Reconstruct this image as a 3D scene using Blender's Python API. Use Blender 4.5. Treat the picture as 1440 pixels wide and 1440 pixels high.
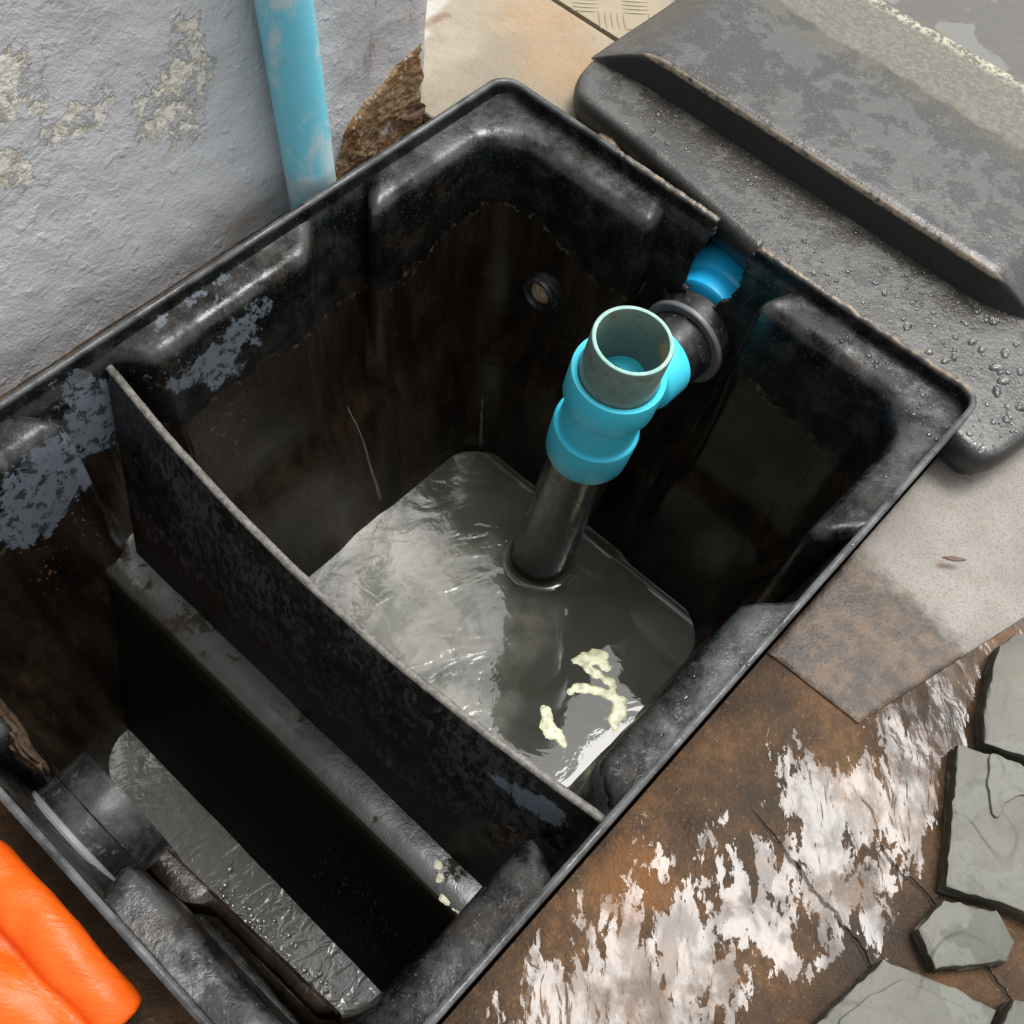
import bpy, bmesh, math, random
import numpy as np
from mathutils import Vector, Matrix, noise as mnoise

random.seed(7)
rng = np.random.default_rng(7)
scene = bpy.context.scene
for o in list(bpy.data.objects):
    bpy.data.objects.remove(o, do_unlink=True)

# ------------------------------------------------------------------ camera
W, L = 0.42, 0.5738            # outer size of the tank rim, metres
cam = bpy.data.cameras.new('camera')
cam.sensor_width = 36.0
cam.lens = 36.0 * 1620.6 / 1440.0
cam.clip_start = 0.01
cam.clip_end = 500
cam_o = bpy.data.objects.new('camera', cam)
scene.collection.objects.link(cam_o)
right = Vector((0.73714189, 0.67026876, 0.08579987))
up = Vector((-0.60861214, 0.60337109, 0.5153005))
back = Vector((0.29362065, -0.43206842, 0.85270382))
m = Matrix((right, up, back)).transposed().to_4x4()
m.translation = Vector((0.45265, 0.01291, 0.55398))
cam_o.matrix_world = m
scene.camera = cam_o

# ------------------------------------------------------------------ light
SUN_EL, SUN_AZ = math.radians(70.5), math.radians(11.0)      # azimuth clockwise from +y
world = bpy.data.worlds.new("World")
scene.world = world
world.use_nodes = True
wn = world.node_tree
wn.nodes.clear()
sky = wn.nodes.new('ShaderNodeTexSky')
sky.sky_type = 'NISHITA'
sky.sun_disc = False
sky.sun_elevation = SUN_EL
sky.sun_rotation = SUN_AZ
sky.air_density = 1.0
sky.dust_density = 4.0
hs = wn.nodes.new('ShaderNodeHueSaturation')
hs.inputs['Saturation'].default_value = 0.08                 # thin overcast: a nearly white sky
bg = wn.nodes.new('ShaderNodeBackground')
bg.inputs['Strength'].default_value = 0.15
wo = wn.nodes.new('ShaderNodeOutputWorld')
wn.links.new(sky.outputs[0], hs.inputs['Color'])
wn.links.new(hs.outputs[0], bg.inputs['Color'])
wn.links.new(bg.outputs[0], wo.inputs['Surface'])

sun = bpy.data.lights.new('sun', 'SUN')
sun.energy = 1.3
sun.angle = math.radians(25)
sun.color = (1.0, 0.97, 0.94)
sun_o = bpy.data.objects.new('sun', sun)
scene.collection.objects.link(sun_o)
sd = Vector((math.sin(SUN_AZ) * math.cos(SUN_EL), math.cos(SUN_AZ) * math.cos(SUN_EL), math.sin(SUN_EL)))
sun_o.rotation_euler = sd.to_track_quat('Z', 'Y').to_euler()
sun_o.location = sd * 5

scene.view_settings.view_transform = 'Standard'
scene.view_settings.look = 'None'
scene.view_settings.exposure = 0.95
scene.view_settings.gamma = 1.0
scene.view_settings.use_curve_mapping = False
scene.render.engine = 'CYCLES'

# ------------------------------------------------------------------ shader helper
class G:
    def __init__(s, name):
        s.mat = bpy.data.materials.new(name)
        s.mat.use_nodes = True
        s.nt = s.mat.node_tree
        s.nt.nodes.clear()
        s.out = s.nt.nodes.new('ShaderNodeOutputMaterial')
        s.P = s.nt.nodes.new('ShaderNodeNewGeometry').outputs['Position']
        x = s.nt.nodes.new('ShaderNodeSeparateXYZ')
        s.link(s.P, x.inputs[0])
        s.x, s.y, s.z = x.outputs

    def link(s, a, b):
        s.nt.links.new(a, b)

    def put(s, sock, v):
        if isinstance(v, bpy.types.NodeSocket):
            s.link(v, sock)
        elif isinstance(v, (tuple, list)) and len(v) == 3 and sock.type == 'RGBA':
            sock.default_value = (*v, 1)
        else:
            sock.default_value = v

    def m(s, op, a, b=0.0, c=0.0, clamp=False):
        n = s.nt.nodes.new('ShaderNodeMath')
        n.operation = op
        n.use_clamp = clamp
        for i, v in enumerate((a, b, c)):
            s.put(n.inputs[i], v)
        return n.outputs[0]

    def scale(s, vec=None, sc=(1, 1, 1), rot=(0, 0, 0)):
        v = vec or s.P
        for k, val in (('Rotation', rot), ('Scale', sc)):      # turn first, then stretch
            n = s.nt.nodes.new('ShaderNodeMapping')
            s.link(v, n.inputs['Vector'])
            n.inputs[k].default_value = val
            v = n.outputs[0]
        return v

    def noise(s, scale, detail=4.0, rough=0.55, vec=None, dist=0.0):
        n = s.nt.nodes.new('ShaderNodeTexNoise')
        s.link(vec or s.P, n.inputs['Vector'])
        n.inputs['Scale'].default_value = scale
        n.inputs['Detail'].default_value = detail
        n.inputs['Roughness'].default_value = rough
        n.inputs['Distortion'].default_value = dist
        return n.outputs['Fac']

    def voro(s, scale, vec=None, feature='F1', rand=1.0):
        n = s.nt.nodes.new('ShaderNodeTexVoronoi')
        n.feature = feature
        s.link(vec or s.P, n.inputs['Vector'])
        n.inputs['Scale'].default_value = scale
        n.inputs['Randomness'].default_value = rand
        return n.outputs['Distance']

    def ss(s, v, a, b, to0=0.0, to1=1.0):
        n = s.nt.nodes.new('ShaderNodeMapRange')
        n.interpolation_type = 'SMOOTHSTEP'
        s.put(n.inputs['Value'], v)
        n.inputs['From Min'].default_value = a
        n.inputs['From Max'].default_value = b
        n.inputs['To Min'].default_value = to0
        n.inputs['To Max'].default_value = to1
        return n.outputs['Result']

    def mix(s, f, a, b):
        n = s.nt.nodes.new('ShaderNodeMix')
        n.data_type = 'RGBA'
        s.put(n.inputs['Factor'], f)
        s.put(n.inputs['A'] if False else n.inputs[6], a)
        s.put(n.inputs[7], b)
        return n.outputs[2]

    def fmix(s, f, a, b):
        n = s.nt.nodes.new('ShaderNodeMix')
        n.data_type = 'FLOAT'
        s.put(n.inputs[0], f)
        s.put(n.inputs[2], a)
        s.put(n.inputs[3], b)
        return n.outputs[0]

    def dist(s, c, vec=None, sc=None):
        n = s.nt.nodes.new('ShaderNodeVectorMath')
        n.operation = 'SUBTRACT'
        s.link(vec or s.P, n.inputs[0])
        n.inputs[1].default_value = c
        v = n.outputs[0]
        if sc:
            k = s.nt.nodes.new('ShaderNodeVectorMath')
            k.operation = 'MULTIPLY'
            s.link(v, k.inputs[0])
            k.inputs[1].default_value = sc
            v = k.outputs[0]
        n2 = s.nt.nodes.new('ShaderNodeVectorMath')
        n2.operation = 'LENGTH'
        s.link(v, n2.inputs[0])
        return n2.outputs['Value']

    def blobs(s, items, nz, amp, soft=0.004):
        """union of ragged spots: items = [(centre, radius, optional axis scale)]; nz = noise socket"""
        r = None
        nn = s.m('MULTIPLY', s.m('SUBTRACT', nz, 0.5), amp)
        for it in items:
            d = s.m('SUBTRACT', it[1], s.dist(it[0], sc=it[2] if len(it) > 2 else None))
            r = d if r is None else s.m('MAXIMUM', r, d)
        return s.ss(s.m('ADD', r, nn), -soft, soft)

    def bump(s, h, strength=0.5, dist=0.002, prev=None):
        n = s.nt.nodes.new('ShaderNodeBump')
        n.inputs['Strength'].default_value = strength
        n.inputs['Distance'].default_value = dist
        s.link(h, n.inputs['Height'])
        if prev:
            s.link(prev, n.inputs['Normal'])
        return n.outputs[0]

    def bsdf(s, color, rough=0.5, normal=None, spec=0.5, ior=1.5, coat=0.0, coat_rough=0.1, coat_n=None, trans=0.0, metal=0.0, alpha=1.0):
        b = s.nt.nodes.new('ShaderNodeBsdfPrincipled')
        s.put(b.inputs['Base Color'], color)
        s.put(b.inputs['Roughness'], rough)
        s.put(b.inputs['Specular IOR Level'], spec)
        s.put(b.inputs['IOR'], ior)
        s.put(b.inputs['Coat Weight'], coat)
        s.put(b.inputs['Coat Roughness'], coat_rough)
        s.put(b.inputs['Transmission Weight'], trans)
        s.put(b.inputs['Metallic'], metal)
        s.put(b.inputs['Alpha'], alpha)
        if normal:
            s.link(normal, b.inputs['Normal'])
        if coat_n:
            s.link(coat_n, b.inputs['Coat Normal'])
        s.link(b.outputs[0], s.out.inputs['Surface'])
        return s.mat


# ------------------------------------------------------------------ materials
def mat_tank():
    g = G('black_tank_plastic')
    n1 = g.noise(9, 5, 0.6)
    n2 = g.noise(45, 5, 0.65)
    n3 = g.noise(160, 4, 0.7)
    streak = g.noise(1.0, 4, 0.6, vec=g.scale(sc=(60, 60, 6)))
    col = g.mix(g.ss(n2, 0.35, 0.75), (0.003, 0.003, 0.0032), (0.010, 0.0102, 0.0100))
    # grey dust and scuffs on the upper walls
    up_ = g.ss(g.z, -0.09, -0.02)
    dust = g.m('MULTIPLY', g.ss(g.m('MULTIPLY_ADD', n3, 0.5, g.m('MULTIPLY', n2, 0.6)), 0.56, 0.72), up_)
    col = g.mix(g.m('MULTIPLY', dust, 0.3), col, (0.06, 0.06, 0.055))
    # brown film under the scum line
    zz = g.m('MULTIPLY_ADD', g.m('SUBTRACT', n1, 0.5), 0.13, g.z)
    below = g.ss(zz, -0.084, -0.088)
    film = g.mix(g.ss(streak, 0.3, 0.75), (0.005, 0.003, 0.0018), (0.020, 0.0125, 0.0072))
    col = g.mix(g.m('MULTIPLY', below, 0.85), col, film)
    edge = g.m('MULTIPLY', g.m('MULTIPLY', g.ss(zz, -0.0905, -0.0865), g.ss(zz, -0.0825, -0.0865)), g.ss(n3, 0.52, 0.66))
    col = g.mix(g.m('MULTIPLY', edge, 0.7), col, (0.13, 0.09, 0.055))
    dirt = g.m('MULTIPLY', g.ss(g.noise(28, 6, 0.7), 0.52, 0.66), g.ss(g.z, -0.006, -0.012))
    col = g.mix(g.m('MULTIPLY', dirt, 0.5), col, (0.030, 0.021, 0.013))
    # dried blue-grey patches
    nz = g.noise(55, 6, 0.72)
    pat = g.blobs([((0.012, 0.252, -0.04), 0.024, (1, .75, 1)), ((0.012, 0.285, -0.037), 0.025, (1, .7, 1.1)),
                   ((0.018, 0.266, -0.05), 0.024), ((0.012, 0.302, -0.032), 0.020),
                   ((0.003, 0.180, -0.045), 0.024, (.5, 1, .8)), ((0.012, 0.145, -0.05), 0.028, (.5, 1, .9)), ((0.012, 0.12, -0.06), 0.03, (.5, 1, .9)),
                   ((0.391, 0.197, -0.040), 0.011), ((0.376, 0.197, -0.043), 0.012), ((0.40, 0.226, -0.03), 0.012), ((0.4, 0.21, -0.03), 0.01)],
                  nz, 0.060, 0.0012)
    hole = g.ss(g.noise(120, 5, 0.7), 0.42, 0.47)
    pat = g.m('MULTIPLY', pat, g.m('MULTIPLY_ADD', hole, 0.75, 0.25))
    col = g.mix(pat, col, g.mix(n3, (0.065, 0.08, 0.095), (0.12, 0.14, 0.16)))
    # pale scuff along the shelf
    sh = g.m('MULTIPLY', g.ss(g.z, -0.0235, -0.0165), g.ss(g.z, -0.009, -0.0145))
    col = g.mix(g.m('MULTIPLY', g.m('MULTIPLY', sh, g.ss(n2, 0.35, 0.6)), 0.75), col, (0.034, 0.033, 0.031))
    n4 = g.noise(520, 3, 0.7)
    col = g.mix(g.m('MULTIPLY', g.m('MULTIPLY', g.ss(n4, 0.60, 0.68), up_), 0.5), col, (0.11, 0.108, 0.10))
    # worn rim edge
    top = g.m('MULTIPLY', g.ss(g.z, -0.004, -0.001), g.ss(n2, 0.2, 0.7))
    col = g.mix(g.m('MULTIPLY', top, 0.8), col, (0.12, 0.123, 0.123))
    outer = g.m('MULTIPLY', g.ss(g.x, W - 0.0035, W - 0.002), g.ss(n2, 0.1, 0.6))
    col = g.mix(g.m('MULTIPLY', outer, 0.8), col, (0.11, 0.11, 0.107))
    # sawn edge on the far side: fibrous tan
    saw = g.m('MULTIPLY', g.m('MULTIPLY', g.ss(g.z, -0.0045, -0.0005), g.ss(g.y, L - 0.012, L - 0.006)), g.ss(g.x, 0.10, 0.13))
    col = g.mix(g.m('MULTIPLY', saw, g.ss(n3, 0.4, 0.6)), col, (0.22, 0.17, 0.12))
    # rust-coloured specks
    sp = g.m('MULTIPLY', g.m('MULTIPLY', g.ss(g.noise(210, 4, 0.7), 0.60, 0.66), g.ss(g.noise(37, 3, 0.6), 0.5, 0.58)),
             g.blobs([((0.185, 0.541, -0.04), 0.012), ((0.04, 0.236, -0.13), 0.035), ((0.04, 0.265, -0.11), 0.02), ((0.385, 0.165, -0.05), 0.022),
                      ((0.03, 0.13, -0.12), 0.035), ((0.28, 0.02, -0.06), 0.04)], n2, 0.03, 0.008))
    col = g.mix(sp, col, (0.20, 0.095, 0.05))
    tide = g.m('MULTIPLY', g.m('MULTIPLY', g.ss(zz, -0.318, -0.324), g.ss(n2, 0.40, 0.60)), 0.5)
    col = g.mix(tide, col, (0.045, 0.036, 0.024))
    rough = g.fmix(g.ss(n2, 0.3, 0.7), 0.25, 0.5)
    rough = g.fmix(pat, rough, 0.6)
    rough = g.fmix(g.m('MULTIPLY', below, 0.7), rough, g.fmix(g.ss(streak, 0.4, 0.7), 0.15, 0.34))
    rough = g.fmix(g.m('MULTIPLY', sh, 0.7), rough, g.fmix(g.ss(n2, 0.42, 0.52), 0.20, 0.42))
    h = g.m('MULTIPLY_ADD', n3, 0.45, g.m('MULTIPLY', n2, 0.5))
    h = g.m('MULTIPLY_ADD', n4, 0.22, h)
    h = g.m('MULTIPLY_ADD', g.m('MULTIPLY', g.ss(streak, 0.55, 0.7), below), 0.5, h)
    nrm = g.bump(h, 0.36, 0.0018)
    wetp = g.ss(g.noise(19, 6, 0.72), 0.44, 0.58)
    spec = g.fmix(g.m('MAXIMUM', wetp, g.m('MULTIPLY', below, 0.8)), 0.13, 0.5)
    rough = g.fmix(g.m('MULTIPLY', wetp, 0.5), rough, 0.18)
    return g.bsdf(col, rough, nrm, spec=spec)


def mat_baffle():
    g = G('scratched_black_sheet')
    n2 = g.noise(50, 5, 0.7)
    st = g.noise(1.0, 6, 0.8, vec=g.scale(sc=(230, 120, 110)))
    col = g.mix(g.ss(n2, 0.35, 0.7), (0.004, 0.004, 0.0042), (0.017, 0.0165, 0.016))
    scr = g.ss(g.m('MULTIPLY_ADD', g.noise(14, 3, 0.5), 0.5, st), 0.76, 0.86)
    zz = g.m('MULTIPLY_ADD', g.m('SUBTRACT', n2, 0.5), 0.07, g.z)
    hi = g.ss(zz, -0.125, -0.09)
    col = g.mix(g.m('MULTIPLY', g.m('MULTIPLY', scr, hi), 0.6), col, (0.07, 0.068, 0.066))
    col = g.mix(g.m('MULTIPLY', g.ss(zz, -0.112, -0.118), 0.75), col, (0.013, 0.008, 0.006))
    e = g.m('MULTIPLY', g.m('MULTIPLY', g.ss(zz, -0.126, -0.118), g.ss(zz, -0.110, -0.118)), g.ss(st, 0.45, 0.6))
    col = g.mix(g.m('MULTIPLY', e, 0.5), col, (0.12, 0.105, 0.095))
    pat = g.blobs([((0.386, 0.190, -0.040), 0.010), ((0.37, 0.188, -0.045), 0.010), ((0.355, 0.187, -0.048), 0.006)], g.noise(90, 5, 0.7), 0.03, 0.0015)
    col = g.mix(pat, col, (0.13, 0.155, 0.19))
    sp = g.m('MULTIPLY', g.ss(g.noise(260, 3, 0.6), 0.60, 0.66), g.blobs([((0.375, 0.185, -0.09), 0.02), ((0.395, 0.185, -0.12), 0.02)], n2, 0.02, 0.006))
    col = g.mix(sp, col, (0.17, 0.085, 0.04))
    rough = g.fmix(g.ss(n2, 0.3, 0.7), 0.25, 0.48)
    nrm = g.bump(g.m('MULTIPLY_ADD', st, 0.7, g.m('MULTIPLY', n2, 0.4)), 0.5, 0.0016)
    return g.bsdf(col, rough, nrm, spec=0.45)


def mat_worn_edge():
    g = G('worn_plastic_edge')
    n = g.noise(240, 4, 0.7)
    col = g.mix(g.ss(n, 0.3, 0.7), (0.06, 0.057, 0.05), (0.17, 0.16, 0.14))
    return g.bsdf(col, 0.5, g.bump(n, 0.6, 0.001), spec=0.4)


def mat_partition():
    g = G('wet_partition_plastic')
    n1 = g.noise(30, 5, 0.65)
    n2 = g.noise(90, 5, 0.7, dist=0.4)
    t = g.m('MULTIPLY_ADD', g.m('SUBTRACT', n2, 0.5), 0.012, g.m('MULTIPLY_ADD', g.m('SUBTRACT', n1, 0.5), 0.008, g.z))
    silt = g.m('MULTIPLY', g.ss(t, -0.1640, -0.1615), g.ss(g.m('MULTIPLY_ADD', n1, 0.2, g.m('MULTIPLY', n2, 0.1)), 0.126, 0.140))
    col = g.mix(silt, (0.006, 0.0055, 0.005), g.mix(n1, (0.020, 0.0185, 0.0155), (0.036, 0.034, 0.029)))
    halo = g.m('MULTIPLY', g.ss(t, -0.185, -0.170), g.m('SUBTRACT', 1.0, silt))
    col = g.mix(g.m('MULTIPLY', halo, 0.55), col, (0.03, 0.025, 0.014))
    sp = g.m('MULTIPLY', g.ss(g.noise(260, 3, 0.6), 0.62, 0.68), g.blobs([((0.31, 0.12, -0.26), 0.05), ((0.37, 0.12, -0.2), 0.03)], n1, 0.03, 0.01))
    col = g.mix(sp, col, (0.11, 0.06, 0.035))
    rough = g.fmix(silt, g.fmix(n1, 0.45, 0.65), g.fmix(g.ss(n2, 0.4, 0.6), 0.10, 0.22))
    return g.bsdf(col, rough, g.bump(n2, 0.22, 0.0012), spec=g.fmix(silt, 0.12, 0.5))


def mat_black_pipe():
    g = G('black_fitting_plastic')
    n = g.noise(70, 5, 0.7)
    n2 = g.noise(200, 4, 0.7)
    col = g.mix(g.ss(n, 0.4, 0.7), (0.008, 0.008, 0.008), (0.03, 0.03, 0.03))
    col = g.mix(g.m('MULTIPLY', g.ss(n2, 0.58, 0.66), 0.6), col, (0.09, 0.085, 0.08))
    rough = g.fmix(g.ss(n, 0.35, 0.65), 0.34, 0.5)
    return g.bsdf(col, rough, g.bump(n2, 0.2, 0.001), spec=0.3)


def mat_grey_ring():
    g = G('grey_worn_flange')
    n = g.noise(90, 5, 0.7)
    col = g.mix(n, (0.07, 0.074, 0.08), (0.16, 0.165, 0.17))
    return g.bsdf(col, 0.4, g.bump(n, 0.2, 0.001), spec=0.5)


def mat_blue(name, dirt=0.0, col0=(0.035, 0.55, 0.74), col1=(0.085, 0.64, 0.80)):
    g = G(name)
    n = g.noise(25, 5, 0.65)
    n2 = g.noise(140, 5, 0.7)
    col = g.mix(n, col0, col1)
    if dirt:
        a = g.noise(38, 6, 0.68, vec=g.scale(sc=(1, 1, 0.6)))
        low = g.ss(g.z, 0.10, -0.05, -0.03, 0.05)
        mk = g.ss(g.m('ADD', a, low), 0.45, 0.58)
        col = g.mix(g.m('MULTIPLY', mk, dirt), col, (0.50, 0.62, 0.63))
        sc = g.ss(g.noise(1, 3, 0.6, vec=g.scale(sc=(300, 300, 40))), 0.70, 0.74)
        col = g.mix(g.m('MULTIPLY', sc, 0.6), col, (0.03, 0.07, 0.10))
    fl = g.ss(n2, 0.70, 0.75)
    col = g.mix(g.m('MULTIPLY', fl, 0.35), col, (0.10, 0.13, 0.12))
    if not dirt:
        tide = g.m('MULTIPLY', g.ss(g.m('MULTIPLY_ADD', n2, 0.02, g.z), -0.128, -0.150), g.ss(g.noise(70, 5, 0.7), 0.45, 0.6))
        col = g.mix(g.m('MULTIPLY', tide, 0.55), col, (0.07, 0.11, 0.09))
        scr = g.ss(g.noise(1, 4, 0.7, vec=g.scale(sc=(60, 60, 500), rot=(0.4, 0.3, 0))), 0.66, 0.71)
        col = g.mix(g.m('MULTIPLY', scr, 0.4), col, (0.22, 0.62, 0.72))
    gr = g.m('MULTIPLY', g.ss(g.noise(18, 4, 0.6), 0.55, 0.7), 0.25)
    col = g.mix(gr, col, (0.16, 0.40, 0.42))
    return g.bsdf(col, g.fmix(n, 0.26, 0.42), g.bump(n2, 0.08, 0.001), spec=0.5)


def mat_stub():
    g = G('grimy_teal_pipe')
    n = g.noise(40, 5, 0.65)
    n2 = g.noise(120, 4, 0.6)
    col = g.mix(n, (0.085, 0.140, 0.122), (0.145, 0.200, 0.172))
    col = g.mix(g.ss(n2, 0.5, 0.75), col, (0.10, 0.085, 0.055))
    mk = g.m('MULTIPLY', g.blobs([((0.252, 0.455, -0.01), 0.010), ((0.256, 0.446, -0.022), 0.008)], n2, 0.02, 0.002), 0.8)
    col = g.mix(mk, col, (0.32, 0.25, 0.13))
    return g.bsdf(col, 0.38, g.bump(n2, 0.15, 0.001), spec=0.5)


def mat_dark_pipe():
    g = G('scum_stained_pipe')
    n = g.noise(30, 5, 0.6, vec=g.scale(sc=(1, 1, 0.25)))
    n2 = g.noise(90, 4, 0.6)
    col = g.mix(n, (0.009, 0.007, 0.005), (0.035, 0.028, 0.021))
    return g.bsdf(col, g.fmix(g.ss(n2, 0.45, 0.6), 0.14, 0.3), g.bump(n, 0.03, 0.002), spec=0.8)


def mat_simple(name, c0, c1, scale=60, rough=0.6, b=0.3, bd=0.002, spec=0.4, detail=5):
    g = G(name)
    n = g.noise(scale, detail, 0.65)
    n2 = g.noise(scale * 3.3, 4, 0.7)
    col = g.mix(g.ss(g.m('MULTIPLY_ADD', n2, 0.4, g.m('MULTIPLY', n, 0.6)), 0.35, 0.65), c0, c1)
    return g.bsdf(col, rough, g.bump(g.m('MULTIPLY_ADD', n2, 0.5, n), b, bd), spec=spec)


def mat_wall():
    g = G('grey_painted_render')
    S = lambda its: [((c[0][0], c[0][1] - 0.006, c[0][2] + 0.010),) + tuple(c[1:]) for c in its]
    n1 = g.noise(14, 6, 0.6, dist=0.3)
    n2 = g.noise(55, 6, 0.62, dist=0.5)
    n3 = g.noise(150, 5, 0.65)
    col = g.mix(n1, (0.50, 0.505, 0.512), (0.575, 0.58, 0.587))
    nz = g.noise(60, 6, 0.72)
    bare = g.blobs(S([((-0.05, 0.341, 0.098), 0.017, (.3, 1.3, .8)), ((-0.05, 0.330, 0.073), 0.021, (.3, 1, .75)), ((-0.05, 0.312, 0.073), 0.016, (.3, 1, .8)),
                    ((-0.05, 0.327, 0.055), 0.014, (.3, 1, 1)), ((-0.05, 0.231, 0.131), 0.021, (.3, 1, 1.1)), ((-0.05, 0.243, 0.118), 0.012, (.3, 1, 1)),
                    ((-0.05, 0.268, 0.092), 0.012, (.3, 1, 1.2)), ((-0.05, 0.242, 0.092), 0.009, (.3, 1, 1)), ((-0.05, 0.216, 0.088), 0.014, (.3, 1, 1)), ((-0.05, 0.282, 0.10), 0.006, (.3, 1, 1))]),
                   nz, 0.060, 0.0012)
    keep = g.ss(g.noise(85, 6, 0.7), 0.42, 0.50)
    bare_c = g.m('MULTIPLY', bare, keep)
    cream = g.mix(g.ss(n3, 0.35, 0.65), (0.58, 0.53, 0.43), (0.86, 0.83, 0.73))
    col = g.mix(g.m('MULTIPLY', bare_c, 0.9), col, cream)
    spots = g.blobs(S([((-0.05, 0.251, 0.116), 0.0042), ((-0.05, 0.243, 0.002), 0.0030), ((-0.05, 0.399, -0.048), 0.0022), ((-0.05, 0.226, -0.030), 0.0016)]), n3, 0.003, 0.0006)
    col = g.mix(spots, col, (0.30, 0.15, 0.05))
    # rusty runs near the corner
    runs = g.m('MULTIPLY', g.ss(g.noise(1, 4, 0.6, vec=g.scale(sc=(90, 90, 16))), 0.56, 0.66), g.blobs(S([((-0.05, 0.496, 0.045), 0.03, (.3, 1, .7)), ((-0.05, 0.50, 0.02), 0.025, (.3, 1, 1))]), n2, 0.03, 0.01))
    col = g.mix(g.m('MULTIPLY', runs, 0.75), col, (0.16, 0.10, 0.075))
    tint = g.m('MULTIPLY', g.ss(g.m('MULTIPLY_ADD', n1, 0.08, g.y), 0.46, 0.52), 0.55)
    col = g.mix(tint, col, (0.34, 0.31, 0.295))
    st = g.m('MULTIPLY', g.blobs(S([((-0.05, 0.375, -0.046), 0.008, (.3, .4, 1.5)), ((-0.05, 0.356, -0.05), 0.01, (.3, .5, 1.5))]), n2, 0.012, 0.005), 0.4)
    col = g.mix(st, col, (0.32, 0.23, 0.16))
    # relief: trowel marks, blisters, fine sand
    trowel = g.noise(1.0, 6, 0.6, vec=g.scale(sc=(30, 26, 60), rot=(0.5, 0, 0)), dist=0.6)
    blis = g.ss(g.noise(95, 3, 0.5), 0.55, 0.75)
    zone = g.ss(g.noise(8, 3, 0.5), 0.42, 0.62, 0.30, 1.0)
    h = g.m('MULTIPLY_ADD', n2, g.m('MULTIPLY', zone, 0.9), g.m('MULTIPLY', n1, 1.4))
    h = g.m('MULTIPLY_ADD', trowel, g.m('MULTIPLY', zone, 0.75), h)
    h = g.m('MULTIPLY_ADD', blis, 0.3, h)
    h = g.m('MULTIPLY_ADD', n3, g.fmix(bare, 0.25, 1.0), h)
    h = g.m('MULTIPLY_ADD', bare_c, -2.2, h)
    h = g.m('MULTIPLY_ADD', g.noise(300, 4, 0.7), 0.30, h)
    h = g.m('MULTIPLY_ADD', g.m('MULTIPLY', bare, g.m('SUBTRACT', 1.0, keep)), 0.3, h)
    h = g.m('MULTIPLY_ADD', spots, -1.2, h)
    return g.bsdf(col, 0.42, g.bump(h, 0.66, 0.0035), spec=0.45)


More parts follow.
